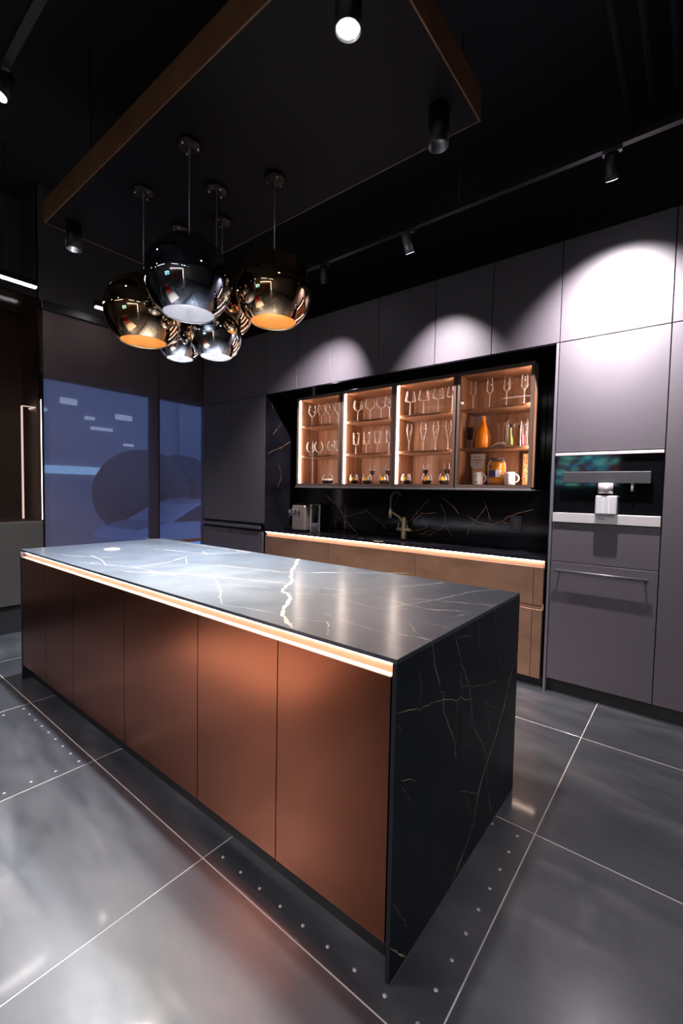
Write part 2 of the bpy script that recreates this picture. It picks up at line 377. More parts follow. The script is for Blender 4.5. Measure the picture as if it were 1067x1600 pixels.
VEINS_NICHE = [
  (2.5, [(2.329,2.326), (2.358,2.249), (2.376,2.225)]),
  (2.5, [(2.353,1.972), (2.426,2.042), (2.519,2.164)]),
  (2.5, [(2.275,1.749), (2.338,1.787), (2.486,1.841), (2.641,1.926)]),
  (1.5, [(2.451,1.658), (2.492,1.521), (2.437,1.381)]),
  (1.5, [(2.673,1.341), (2.733,1.414)]),
]
# ================================================================ the room
YB = 2.264                      # front plane of the tall cabinets
fb = MB().box(-4.9, 4.2, -5.2, 3.0, -.06, -.0007)
floor = struct('floor', fb, 'grout', 'dark floor of large polished stone look tiles with thin pale joints')
tx, ty, td = -.7625, -.078, .921
tile_me = None
for i in range(-4, 6):
    for j in range(-5, 4):
        x0, y0 = tx + i * td, ty + j * td
        xa, xb, ya, yb = max(x0, -4.3), min(x0 + td, 4.1), max(y0, -5.1), min(y0 + td, 2.9)
        if xb - xa < .02 or yb - ya < .02: continue
        g = .0021; full = (xb - xa > td - .001 and yb - ya > td - .001)
        if full and tile_me:
            o = bpy.data.objects.new('tile', tile_me); COL.objects.link(o); o.parent = floor
            o.location = Vector(((xa + xb) / 2, (ya + yb) / 2, -.012)) - floor.location
        else:
            mb = MB().box(xa + (g if xa == x0 else 0), xb - g, ya + (g if ya == y0 else 0), yb - g, -.012, 0, bev=.0005)
            o = part('tile', mb, 'tile', floor)
            if full: tile_me = o.data
        o.rotation_euler = (random.uniform(-.0004, .0004), random.uniform(-.0004, .0004), 0)
dot_me = None
def dots(x0, y0, n=9, s=.1017):
    global dot_me
    for a in range(n):
        for b in range(n):
            if a in (0, n - 1) or b in (0, n - 1):
                x, y = x0 + a * s, y0 - b * s
                if -3.04 < x < 0.0 and 0.0 < y < 1.07: continue
                if dot_me is None:
                    o = part('dot', MB().cyl((x, y), .0062, .0002, .0012, 12), 'dot', floor, (x, y, 0)); dot_me = o.data
                else:
                    o = bpy.data.objects.new('dot', dot_me); COL.objects.link(o); o.parent = floor; o.location = Vector((x, y, 0)) - floor.location
dots(-.707, .786); dots(-2.546, -.132)

struct('ceiling', MB().box(-4.9, 4.2, -5.2, 3.0, 4.2, 4.3), 'ceil', 'black painted open ceiling')
struct('wall_back', MB().box(-4.6, 4.2, 2.9, 3.0, -.06, 4.3), 'wallpaint', 'black wall behind the tall cabinets')
struct('wall_right', MB().box(4.1, 4.2, -5.2, 3.0, -.06, 4.3), 'showroom')
struct('wall_front', MB().box(-4.9, 4.2, -5.2, -5.1, -.06, 4.3), 'showroom')
lw = MB().box(-4.9, -4.78, -5.2, .54, -.06, 4.3).box(-4.50, -4.36, .52, 3.0, 2.455, 4.3).box(-4.78, -4.36, .524, .54, -.06, 4.3)
lw.box(-4.5, -4.36, 2.42, 3.0, -.06, 2.46)
struct('wall_left', lw, 'wallpanel', 'dark wall with the bulkhead above the street window')
win = struct('window_1', MB().box(-4.45, -4.38, .54, 2.42, 0, .06).box(-4.45, -4.38, .54, .58, .06, 2.455).box(-4.45, -4.38, 2.38, 2.42, .06, 2.455).box(-4.45, -4.38, .58, 2.38, 2.41, 2.455), 'black', 'tall street window behind the see-through screen')
part('mullion', MB().box(-4.44, -4.39, 1.66, 1.78, .06, 2.41), 'black', win)
part('glass_pane', MB().box(-4.42, -4.412, .58, 1.66, .06, 2.41), 'window_glass', win)
part('glass_pane', MB().box(-4.42, -4.412, 1.78, 2.38, .06, 2.41), 'window_glass', win)
# roller screen
rs = thing('roller_blind', 'wide grey see-through roller blind hanging in front of the street window', 'blind', (-4.27, 1.4, .70))
part('fabric', MB().box(-4.2708, -4.27, .545, 1.70, .735, 3.02), 'screen', rs)
part('fabric', MB().box(-4.2708, -4.27, 1.712, 2.34, .735, 3.02), 'screen', rs)
part('bottom_rail', MB().box(-4.282, -4.258, .545, 2.34, .70, .737, bev=.004), 'bronze_wall', rs)
part('cassette', MB().box(-4.33, -4.24, .53, 2.36, 3.02, 3.10, bev=.006), 'black', rs)

# ---------------------------------------------------------------- street outside
struct('ground_1', MB().box(-40, -4.9, -15, 40, -.55, -.45), 'street', 'dim street paving outside the window')
fc = thing('building', 'dim blue building front across the street seen through the blind', 'building', (-17, 8, -.45))
part('wall', MB().box(-18, -17, -12, 35, -.45, 12), 'facade', fc)
for k, (y, z, w, h) in enumerate([(5.1, 4.25, .55, .22), (7.0, 3.95, .65, .2), (5.9, 3.8, .35, .12), (6.1, 3.45, .8, .12), (4.3, 3.9, .4, .12), (7.3, 2.95, .4, .1)]):
    part('lit_window', MB().box(-17, -16.97, y, y + w, z, z + h), 'far_light', fc)
part('pale_band', MB().box(-17, -16.9, 4.0, 8.0, 1.78, 2.06, bev=.02), 'band_glow', fc)  # pale bright band put on the facade as a glowing strip
for y in (3.2, 9.6, 14.0): part('pilaster', MB().box(-17, -16.8, y, y + .35, -.45, 8), 'facade', fc)
# parked car
cr_ = thing('car', 'parked small blue car dimly seen through the lower right of the blind', 'car', (-9, 5.6, -.45))
body = [(3.30, -.15), (3.28, .25), (3.45, .48), (4.05, .60), (4.75, 1.00), (5.2, 1.10), (6.3, 1.09), (7.0, .90), (7.45, .55), (7.55, .3), (7.55, -.15), (7.1, -.2), (4.0, -.2)]
part('body', MB().prism(body, 'x', -9.9, -8.2), 'car_paint', cr_)
part('side_window', MB().prism([(4.2, .62), (4.82, .96), (5.5, 1.02), (5.5, .62)], 'x', -8.21, -8.185), 'car_glass', cr_)
part('side_window', MB().prism([(5.6, .62), (5.6, 1.02), (6.3, 1.01), (6.9, .62)], 'x', -8.21, -8.185), 'car_glass', cr_)
for y in (4.15, 6.7): part('wheel', MB().lathe([(0, 0), (.16, .01), (.19, .04), (.29, .05), (.32, .03), (.32, -.15), (0, -.15)], (-8.17, y, -.13), 24, axis='x'), 'rubber', cr_)
def ball_bush(y, z, r, x, label):
    bm = bmesh.new(); bmesh.ops.create_icosphere(bm, subdivisions=4, radius=r)
    for v in bm.verts: v.co *= 1 + random.uniform(-.025, .02)
    bmesh.ops.translate(bm, vec=(x, y, z), verts=bm.verts); mb = MB(); mb.frombm(bm, 0); bm.free()
    t = thing('round_shrub', label, 'shrub', (x, y, -.45)); part('foliage', mb, 'bush', t); part('planter', MB().lathe([(0, -.45), (.5, -.45), (.75, z - r * .8), (.65, z - r * .8)], (x, y, 0), 24), 'bush', t)
ball_bush(5.3, 1.17, 1.25, -11.6, 'dark round shrub outside behind the middle of the blind')
ball_bush(7.6, 1.2, 1.3, -13.5, 'dark round shrub outside behind the right edge of the blind')

# ---------------------------------------------------------------- smoked-glass wall unit on the left
for k, (ya, yb) in enumerate([(-.10, .52), (-.72, -.10), (-1.34, -.72)]):
    nm = ['nearest the street window', 'second from the window', 'third from the window'][k]
    wu = thing('glass_cabinet', 'smoked glass fronted wall cabinet with inner light line, ' + nm, 'cabinet', (-4.45, (ya + yb) / 2, 0), 'smoked glass wall cabinets' )
    cb = MB().box(-4.75, -4.26, ya + .003, ya + .02, .27, 3.10).box(-4.75, -4.26, yb - .02, yb - .003, .27, 3.10).box(-4.75, -4.70, ya + .02, yb - .02, .27, 3.10).box(-4.70, -4.26, ya + .02, yb - .02, 1.0, 1.03).box(-4.70, -4.26, ya + .02, yb - .02, 3.06, 3.10)
    part('carcass', cb, 'inner', wu)
    part('glass_door', MB().box(-4.255, -4.245, ya + .003, yb - .003, 1.03, 3.10), 'dark_pane', wu)
    part('lower_door', MB().box(-4.255, -4.235, ya + .003, yb - .003, .262, 1.02, bev=.002), 'wallpanel', wu)
    part('plinth', MB().box(-4.75, -4.262, ya + .003, yb - .003, 0, .255), 'wallpaint', wu)
    if k == 0:
        part('light_strip', MB().box(-4.352, -4.340, .383, .397, 1.05, 2.105).box(-4.352, -4.340, .397, .50, 2.10, 2.108).box(-4.50, -4.352, .487, .50, 2.10, 2.108), 'led_dim', wu)
        part('edge_light', MB().box(-4.245, -4.240, .511, .516, 1.04, 2.17), 'led_dim', wu)
ls = thing('linear_lamp', 'short bright ceiling line lamp above the smoked glass cabinets at left edge', 'lamp', (-4.0, .1, 3.09), 'white line lamps along the window side')
part('housing', MB().box(-4.03, -3.97, -.30, .415, 3.10, 3.15), 'black', ls); part('diffuser', MB().box(-4.02, -3.98, -.30, .41, 3.09, 3.10), 'led_white', ls)
ls = thing('linear_lamp', 'short bright line lamp above the blind, beside the left gold globe', 'lamp', (-4.0, .96, 3.09), 'white line lamps along the window side')
part('housing', MB().box(-4.03, -3.97, .90, 1.04, 3.10, 3.15), 'black', ls); part('diffuser', MB().box(-4.02, -3.98, .905, 1.035, 3.09, 3.10), 'led_white', ls)
for o, y in zip([q for q in bpy.data.objects if q.name.startswith('linear_lamp')], (.2, .97)):
    del o['group']; part('hanger', MB().tube([(-4.0, y, 3.15), (-4.0, y, 4.2)], .004, 8), 'black', o)

# ---------------------------------------------------------------- tall cabinets
D0, D1 = YB, 2.30            # door thickness span in depth
def door(parent, x0, x1, z0, z1, name='door', g=.0025, label=None, m_='laminate', y0=D0, t=.022):
    return part(name, MB().box(x0 + g, x1 - g, y0, y0 + t, z0 + g, z1 - g, bev=.0012), m_, parent, label=label)
def carcass(parent, x0, x1, z0, z1, m_='black', y1=2.86):
    return part('carcass', MB().box(x0 + .001, x1 - .001, D0 + .028, y1, z0, z1), m_, parent)
ZR, ZT = 2.391, 3.057
# right tower with the coffee machine
tw = thing('tall_cabinet', 'tall grey cabinet around the built-in coffee machine', 'cabinet', (.148, 2.5, 0))
A, B = -.156, .451
part('carcass', MB().box(A + .001, B - .001, D0 + .028, 2.86, .095, 1.187).box(A + .001, B - .001, D0 + .028, 2.86, 1.652, ZR - .003).box(A + .001, B - .001, 2.70, 2.86, 1.187, 1.652).box(A + .001, A + .02, 2.292, 2.70, 1.187, 1.652).box(B - .02, B - .001, 2.292, 2.70, 1.187, 1.652), 'black', tw)
dd = door(tw, A, B, .097, .916, 'dishwasher_door'); 
hb = MB().tube([(-.118, 2.222, .862), (.408, 2.222, .862)], .0085, 12); hb.tube([(-.095, 2.222, .862), (-.095, 2.264, .862)], .006, 8); hb.tube([(.385, 2.222, .862), (.385, 2.264, .862)], .006, 8)
part('handle', hb, 'handle', dd, label='long slim horizontal metal bar handle')
door(tw, A, B, .916, 1.185, 'drawer_front'); door(tw, A, B, 1.655, ZR)
part('plinth', MB().box(A, B, 2.31, 2.33, 0, .095), 'black', tw)
part('side_panel', MB().box(-.1745, -.1585, D0 - .003, 2.86, 0, ZR - .002, bev=.001), 'laminate_edge', tw)
# neighbours to the right
for k, (a, b, nm) in enumerate([(.451, 1.06, 'tall grey cabinet right of the coffee machine tower'), (1.06, 1.67, 'tall grey cabinet at far right, beyond the picture edge')]):
    c = thing('tall_cabinet', nm, 'cabinet', ((a + b) / 2, 2.5, 0)); carcass(c, a, b, .095, ZR - .003); door(c, a, b, .097, ZR); part('plinth', MB().box(a, b, 2.31, 2.33, 0, .095), 'black', c)
# left towers
for k, (a, b, nm) in enumerate([(-3.68, -3.08, 'dark tall cabinet directly left of the worktop niche'), (-4.225, -3.68, 'dark tall cabinet in the corner beside the blind')]):
    c = thing('tall_cabinet', nm, 'cabinet', ((a + b) / 2, 2.5, 0)); carcass(c, a, b, .095, ZR - .003)
    door(c, a, b, .99, ZR)
    rl = part('handle', MB().box(a + .012, b - (.06 if k == 0 else .012), 2.243, 2.262, .925, .962, bev=.004).box(a + .02, b - .07, 2.254, 2.275, .93, .958), 'handle', c, label='wide horizontal black handle rail')
    door(c, a, b - (.03 if k == 0 else 0), .60, .90, 'drawer'); door(c, a, b - (.03 if k == 0 else 0), .10, .595, 'drawer')
    part('plinth', MB().box(a, b, 2.31, 2.33, 0, .095), 'black', c)
# top row
tops = [1.67, 1.06, .451, -.156, -.622, -1.0805, -1.625, -2.166, -2.615, -3.08, -3.68, -4.225]
tn = ['at far right, beyond the picture edge', 'cut by the right picture edge', 'over the coffee machine tower, brightest lit of the row', 'first to the left of the coffee machine tower', 'over the rightmost display cabinet, left half', 'third to the left of the coffee machine tower', 'fourth to the left of the coffee machine tower', 'fifth to the left of the coffee machine tower', 'over the left end of the niche', 'over the dark tower left of the niche', 'in the dark corner above the blind side']
for k in range(len(tops) - 1):
    b, a = tops[k], tops[k + 1]
    c = thing('top_cabinet', 'grey handleless top cabinet ' + tn[k], 'cabinet', ((a + b) / 2, 2.5, ZR), 'top row of wall cabinets'); carcass(c, a, b, ZR + .003, ZT - .002); door(c, a, b, ZR, ZT)
# niche lining
struct('trim_1', MB().box(-3.08, -.1745, D0 + .003, 2.86, 2.383, 2.3905), 'gloss_black', 'glossy black underside of the top cabinets over the niche')
nl = MB().box(-3.0785, -3.062, D0, 2.86, .922, 2.3825)
ribbons(nl, [(w_, [(min(max(y_, D0 + .02), 2.74), z_) for y_, z_ in p_]) for w_, p_ in VEINS_NICHE], lambda u, v: (-3.0617, u, v), 1, .004, .0010)
o = part('trim_2', nl, ['slab_dark', 'vein_gold'], fix=False); o['kind'] = 'structure'; o['label'] = 'black marble look left side lining of the niche'
struct('trim_4', MB().box(-.186, -.1755, D0 + .02, 2.86, .922, 2.3825), 'slab_dark', 'black marble look right side lining of the niche')
bs = MB().box(-3.061, -.187, 2.75, 2.77, .9205, 2.3825)
ribbons(bs, VEINS_BACK, lambda u, v: (u, 2.7496, v), 1, .004, .0023)
tag(part('backsplash', bs, ['slab_dark', 'vein_gold'], fix=False), 'black marble look backsplash with gold veins behind the sink', 'backsplash')

# ---------------------------------------------------------------- base units of the wall run
wt = MB()
wt.box(-3.078, -.186, 2.268, 2.36, .906, .92).box(-3.078, -.186, 2.64, 2.7495, .906, .92).box(-3.078, -1.98, 2.36, 2.64, .906, .92).box(-1.23, -.186, 2.36, 2.64, .906, .92)
worktop = thing('wall_worktop', 'long black stone worktop under the lit glass cabinets', 'worktop', (-1.6, 2.5, .906))
part('slab', wt, 'slab_dark', worktop)
part('light_strip', MB().box(-3.07, -.20, 2.274, 2.282, .9025, .9055), 'led_wall', worktop)
sk = thing('sink', 'black undermount sink sunk into the wall worktop', 'sink', (-1.6, 2.5, .72))
part('basin', MB().box(-1.98, -1.23, 2.36, 2.64, .72, .728).box(-1.98, -1.972, 2.36, 2.64, .728, .9055).box(-1.238, -1.23, 2.36, 2.64, .728, .9055).box(-1.972, -1.238, 2.36, 2.368, .728, .9055).box(-1.972, -1.238, 2.632, 2.64, .728, .9055), 'rubber', sk)
part('drain', MB().cyl((-1.6, 2.5), .045, .7285, .732, 20), 'steel', sk)
part('rim', MB().box(-1.985, -1.225, 2.636, 2.642, .9202, .9222), 'handle', sk)
bases = [(-3.07, -2.158, 'left end, beside the dark tower'), (-2.158, -1.205, 'second from the left, under the sink'), (-1.205, -.264, 'third from the left'), (-.264, -.198, 'narrow filler at the right end')]
for a, b, nm in bases:
    c = thing('base_cabinet', 'brown bronze drawer unit of the wall run, ' + nm, 'cabinet', ((a + b) / 2, 2.5, 0), 'bronze base cabinets along the wall')
    if 'sink' in nm:
        part('carcass', MB().box(a + .001, b - .001, 2.305, 2.74, .08, .70).box(a + .001, b - .001, 2.305, 2.33, .70, .84).box(a + .001, a + .02, 2.33, 2.74, .70, .84).box(b - .02, b - .001, 2.33, 2.74, .70, .84), 'black', c)
    else: part('carcass', MB().box(a + .001, b - .001, 2.305, 2.74, .08, .84), 'black', c)
    door(c, a, b, .590, .862, 'drawer', .0015, None, 'bronze_wall', 2.266, .02)
    door(c, a, b, .072, .562, 'drawer', .0015, None, 'bronze_wall', 2.266, .02)
    part('grip_channel', MB().box(a, b, 2.289, 2.295, .845, .9), 'channel', c); part('grip_channel', MB().box(a, b, 2.296, 2.300, .555, .60), 'channel', c)
    part('plinth', MB().box(a, b, 2.33, 2.345, 0, .072), 'black', c)

# ---------------------------------------------------------------- lit display cabinets
mods = [(-2.735, -2.145, 'leftmost'), (-2.13, -1.538, 'second from the left'), (-1.53, -.948, 'third from the left'), (-.935, -.345, 'rightmost')]
YF = 2.40
for k, (a, b, nm) in enumerate(mods):
    c = thing('display_cabinet', 'lit wooden glass-front wall cabinet, %s of the four' % nm, 'cabinet', ((a + b) / 2, 2.56, 1.41), 'lit display cabinets in the niche')
    t = .018
    part('back_panel', MB().box(a + t, b - t, 2.725, 2.735, 1.425, 2.33), 'wood', c)
    for x in (a, b - t): part('side_panel', MB().box(x, x + t, 2.42, 2.735, 1.42, 2.33), 'wood' , c)
    part('bottom_panel', MB().box(a + t, b - t, 2.42, 2.725, 1.42, 1.438), 'wood', c)
    part('top_panel', MB().box(a + t, b - t, 2.42, 2.725, 2.312, 2.33), 'wood', c)
    for z in (1.711, 2.026): part('shelf', MB().box(a + t, b - t, 2.432, 2.725, z, z + .019, bev=.001), 'wood', c)
    fr = part('door_frame', MB().box(a, a + .022, 2.398, 2.418, 1.408, 2.335).box(b - .024, b, 2.398, 2.418, 1.408, 2.335).box(a + .022, b - .024, 2.398, 2.418, 1.408, 1.436).box(a + .022, b - .024, 2.398, 2.418, 2.308, 2.335), 'frame', c)
    part('glass_pane', MB().box(a + .022, b - .024, 2.406, 2.410, 1.436, 2.308), 'pane', fr)
    if k < 3: part('light_strip', MB().box(a + .0225, a + .033, 2.420, 2.428, 1.44, 2.305), 'led_cab', c)
    part('light_strip', MB().box(b - .0215, b - .0185, 2.420, 2.434, 1.44, 2.305), 'led_cab' if k < 3 else 'led_cab2', c)  # right strip hidden behind the frame, added to brighten the inside
    if k == 3: part('side_cover', MB().box(b + .0002, b + .004, 2.475, 2.735, 1.42, 2.33), 'gloss_black', c)
sp = MB().box(-2.745, -.335, 2.388, 2.735, 1.393, 1.407, bev=.002)
tag(part('shelf_board', sp, 'handle'), 'slim grey board under the four lit display cabinets', 'shelf')
struct('trim_3', MB().box(-2.745, -.335, 2.41, 2.735, 2.336, 2.381), 'gloss_black', 'black block closing the dark gap above the display cabinets')  # black block put in for the dark open gap

# ================================================================ glassware (profiles: radius, height)
def glass(kind):
    P = {
    'wine': ([(0, .0), (.033, .001), (.034, .003), (.006, .008), (.0035, .02), (.0035, .095), (.010, .103), (.030, .125), (.040, .150), (.041, .165), (.036, .195), (.030, .222)], .222),
    'burgundy': ([(0, 0), (.034, .001), (.035, .003), (.006, .008), (.0035, .02), (.0035, .10), (.012, .106), (.040, .128), (.047, .150), (.043, .178), (.034, .205)], .205),
    'brandy': ([(0, 0), (.030, .001), (.031, .003), (.006, .008), (.004, .014), (.004, .034), (.012, .040), (.036, .060), (.046, .088), (.042, .118), (.028, .148)], .148),
    'straight': ([(0, 0), (.032, .001), (.033, .003), (.006, .008), (.0035, .02), (.0035, .088), (.014, .094), (.030, .098), (.031, .21)], .21),
    'square': ([(0, 0), (.034, .001), (.035, .003), (.006, .008), (.0035, .02), (.0035, .125), (.010, .130), (.046, .137), (.048, .142), (.033, .222)], .222),
    'tulip': ([(0, 0), (.030, .001), (.031, .003), (.006, .008), (.0032, .02), (.0032, .075), (.006, .095), (.017, .145), (.026, .185), (.026, .205), (.018, .250)], .25),
    'flute': ([(0, 0), (.030, .001), (.031, .003), (.006, .008), (.0032, .02), (.0032, .105), (.010, .125), (.026, .145), (.019, .235)], .235),
    'goblet': ([(0, 0), (.028, .001), (.029, .003), (.005, .008), (.0035, .02), (.0035, .085), (.014, .095), (.024, .125), (.024, .150), (.020, .185)], .185),
    'tumbler': ([(0, 0), (.030, .002), (.040, .022), (.044, .045), (.040, .07), (.032, .092)], .092),
    }
    return P[kind][0]
GP = {}
def glass_thing(kind, name, cat, loc, label, group, filling=None):
    if kind in GP: return dup(GP[kind], loc, label, group)
    t = thing(name, label, cat, loc, group); prof = glass(kind)
    if kind in ('tumbler',):
        part('bowl', MB().lathe(prof, loc, 28), 'glassware', t, loc)
    else:
        i = next(k for k in range(4, len(prof)) if prof[k][0] > .0045) if kind != 'brandy' else 6
        part('foot', MB().lathe(prof[:5], loc, 24), 'glass_stem', t, loc)
        part('stem', MB().lathe(prof[4:i], loc, 12), 'glass_stem', t, loc)
        part('bowl', MB().lathe(prof[i - 1:], loc, 28), 'glassware', t, loc)
    GP[kind] = t; return t
S0, S1, S2 = 1.4385, 1.7305, 2.0455
CABN = ['leftmost', 'second from left', 'third from left', 'rightmost']
def row(kind, name, cat, word, xs, y, z, ci, shelf):
    for k, x in enumerate(xs):
        glass_thing(kind, name, cat, (x, y, z), '%s, %s from left, %s, %s display cabinet' % (word, ORD[k], shelf, CABN[ci]), '%ss in the display cabinets' % word)
row('wine', 'wine_glass', 'glass', 'rounded wine glass', [-2.63, -2.50, -2.385, -2.27], 2.52, S2, 0, 'top shelf')
row('brandy', 'brandy_glass', 'glass', 'short stemmed brandy glass', [-2.65, -2.53, -2.355, -2.26], 2.52, S1, 0, 'middle shelf')
row('burgundy', 'burgundy_glass', 'glass', 'wide burgundy glass', [-2.025, -1.882, -1.752, -1.66], 2.52, S2, 1, 'top shelf')
row('straight', 'straight_goblet', 'glass', 'straight sided stem glass', [-2.04, -1.913, -1.786, -1.655], 2.52, S1, 1, 'middle shelf')
row('square', 'square_wine_glass', 'glass', 'angular wine glass', [-1.44, -1.305, -1.166, -1.035], 2.52, S2, 2, 'top shelf')
row('tulip', 'champagne_glass', 'glass', 'tulip champagne glass', [-1.442, -1.30, -1.18, -1.063], 2.52, S1, 2, 'middle shelf')
row('flute', 'flute_glass', 'glass', 'slim angular flute glass', [-.853, -.717, -.583, -.45], 2.52, S2, 3, 'top shelf')
# bottom tier: painted tumblers (black base, yellow lemon patch) and painted goblets
M['paint_black'] = mat('paint_black', (.008, .009, .012), .25); M['paint_yellow'] = mat('paint_yellow', (.90, .50, .02), .35); M['paint_white'] = mat('paint_white', (.75, .72, .68), .4)
TUMB = []
def tumbler(x, y, label):
    loc = (x, y, S0)
    if TUMB: return TUMB.append(dup(TUMB[0], loc, label))
    t = thing('tumbler', label, 'glass', loc, 'painted tumblers on the bottom shelves')
    pr_ = glass('tumbler')
    part('bowl', MB().lathe(pr_, loc, 28), 'glassware', t, loc)
    part('black_base', MB().lathe([(0, -.0002), (.0308, .0015), (.0408, .0218), (.0432, .032)], loc, 28), 'paint_black', t, loc)
    ym = MB(); n = 10
    for k in range(n):
        for l in range(5):
            a0, a1 = -1.9 + .9 * k / n, -1.9 + .9 * (k + 1) / n
            z0, z1 = .026 + .04 * l / 5, .026 + .04 * (l + 1) / 5
            def rr(z): 
                for (ra, za), (rb, zb) in zip(pr_[:-1], pr_[1:]):
                    if za <= z <= zb: return ra + (rb - ra) * (z - za) / (zb - za) + .0009
            cx, cz = (a0 + a1) / 2 + 1.45, (z0 + z1) / 2 - .046
            if (cx / .42) ** 2 + (cz / .019) ** 2 > 1.0: continue
            ym.quad(*[(x + rr(z) * math.cos(a), y + rr(z) * math.sin(a), S0 + z) for a, z in ((a0, z0), (a1, z0), (a1, z1), (a0, z1))])
    part('yellow_patch', ym, 'paint_yellow', t, loc)
    wm = MB()
    for a0 in (-.85, -2.25):
        for k in range(3):
            a, b = a0 + k * .1, a0 + k * .1 + .09
            wm.quad(*[(x + rr(z) * math.cos(q), y + rr(z) * math.sin(q), S0 + z) for q, z in ((a, .04), (b, .04), (b, .075 - .01 * k), (a, .07 - .01 * k))])
    part('white_patch', wm, 'paint_white', t, loc)
    TUMB.append(t); return t
for x, ci, k in [(-2.035, 1, 0), (-1.875, 1, 1), (-1.685, 1, 2), (-1.445, 2, 0), (-1.237, 2, 1), (-1.075, 2, 2)]:
    tumbler(x, 2.49, 'squat black and yellow tumbler, %s from left, bottom shelf, %s display cabinet' % (ORD[k], CABN[ci]))
GB = []
def goblet(x, y, label):
    loc = (x, y, S0)
    if GB: return GB.append(dup(GB[0], loc, label))
    t = thing('painted_goblet', label, 'glass', loc, 'half black goblets behind the tumblers'); pr_ = glass('goblet')
    part('bowl', MB().lathe(pr_[6:], loc, 24), 'glassware', t, loc)
    part('stem', MB().lathe(pr_[:7], loc, 24), 'paint_black', t, loc)
    part('black_cup', MB().lathe([(.0145, .0945), (.0245, .124), (.0247, .132)], loc, 24), 'paint_black', t, loc)
    GB.append(t); return t
for x, ci, k in [(-1.90, 1, 0), (-1.715, 1, 1), (-1.315, 2, 0), (-1.107, 2, 1)]:
    goblet(x, 2.61, 'half black goblet, %s from left, behind tumblers, %s display cabinet' % (ORD[k], CABN[ci]))
# glass jar in the leftmost cabinet
L0 = (-2.40, 2.52, S0); t = thing('candy_jar', 'round blue and white glass jar, bottom shelf of the leftmost display cabinet', 'jar', L0)
jp = [(0, 0), (.040, .002), (.055, .02), (.058, .045), (.050, .075), (.034, .090)]
part('body', MB().lathe(jp, L0, 28), 'glassware', t, L0)
M['navy'] = mat('navy', (.01, .015, .05), .2); M['red'] = mat('red', (.6, .02, .015), .4)
part('dark_band', MB().lathe([(0, .001), (.041, .0025), (.0558, .02), (.0585, .036)], L0, 28), 'navy', t, L0)
part('white_band', MB().lathe([(.0590, .034), (.0590, .046), (.0572, .052)], L0, 28), 'paint_white', t, L0)
part('lid', MB().lathe([(.036, .090), (.036, .098), (.014, .108), (.006, .112)], L0, 24), 'glassware', t, L0)
part('knob', MB().lathe([(0, .110), (.008, .114), (.010, .122), (0, .130)], L0, 16), 'red', t, L0)
# rightmost cabinet, middle shelf
M['orange'] = mat('orange', (.95, .26, .01), .3, coat=.5)
L0 = (-.765, 2.53, S1); t = thing('carafe', 'orange bottle shaped carafe on the middle shelf of the rightmost display cabinet', 'carafe', L0)
part('body', MB().lathe([(0, 0), (.052, .002), (.060, .02), (.063, .06), (.060, .10), (.045, .145), (.028, .185), (.020, .215), (.0195, .245)], L0, 32), 'orange', t, L0)
part('rim', MB().lathe([(.0195, .245), (.021, .247), (.021, .262), (.017, .264), (.017, .250)], L0, 24), 'orange', t, L0)
em = MB()
for k in range(5): em.lathe([(.0, 0), (.007, .001), (.009, .004), (.0, .006)], (L0[0] - .028 + k * .013, L0[1] - .060, L0[2] + .032 + (.004 if k % 2 else 0)), 8, 0, 'y')
part('embossing', em, 'orange', t, L0)
L0 = (-.862, 2.50, S1); t = thing('glass_beaker', 'small flared glass beaker left of the orange carafe', 'glass', L0)
part('bowl', MB().lathe([(.0, .0), (.030, .001), (.030, .006), (.016, .014), (.018, .04), (.020, .075)], L0, 24), 'glassware', t, L0)
part('upper_part', MB().lathe([(.020, .075), (.023, .12), (.028, .175)], L0, 24), 'dark_pane', t, L0)
L0 = (-.655, 2.635, S1); t = thing('decanter', 'clear wide-bottomed wine decanter right of the orange carafe', 'decanter', L0)
part('base', MB().lathe([(0, .002), (.075, .003), (.082, .015), (.06, .035), (.025, .055)], L0, 32), 'glassware', t, L0)
part('neck', MB().lathe([(.025, .055), (.017, .09), (.018, .15), (.027, .215)], L0, 24), 'glassware', t, L0)
L0 = (-.50, 2.54, S1); t = thing('cruet_holder', 'clear glass cylinder holder around small oil bottles', 'holder', L0)
part('wall', MB().lathe([(.085, .0), (.088, .003), (.082, .01), (.082, .19)], L0, 36), 'glassware', t, L0)
hoop = [(L0[0] + .08 * math.cos(a), L0[1], L0[2] + .19 + .055 * math.sin(a)) for a in [math.pi * k / 14 for k in range(15)]]
part('handle', MB().tube(hoop, .003, 8), 'chrome', t)
M['oil_g'] = mat('oil_g', (.35, .36, .06), .1, coat=1); M['oil_r'] = mat('oil_r', (.25, .015, .03), .1, coat=1); M['oil_y'] = mat('oil_y', (.70, .30, .02), .1, coat=1)
for k, (x, y, ml, cw) in enumerate([(-.538, 2.51, 'oil_g', 'green'), (-.487, 2.57, 'oil_y', 'amber'), (-.449, 2.51, 'oil_r', 'dark red')]):
    L0 = (x, y, S1 + .012); t = thing('oil_bottle', 'small %s oil bottle with black cap in the clear cylinder holder' % cw, 'bottle', L0, 'small oil bottles')
    part('body', MB().lathe([(0, 0), (.019, .001), (.021, .01), (.020, .055), (.010, .085), (.007, .10), (.007, .14)], L0, 20), ml, t, L0)
    part('cap', MB().lathe([(0, .165), (.009, .165), (.010, .14), (0, .14)], L0, 16), 'paint_black', t, L0)
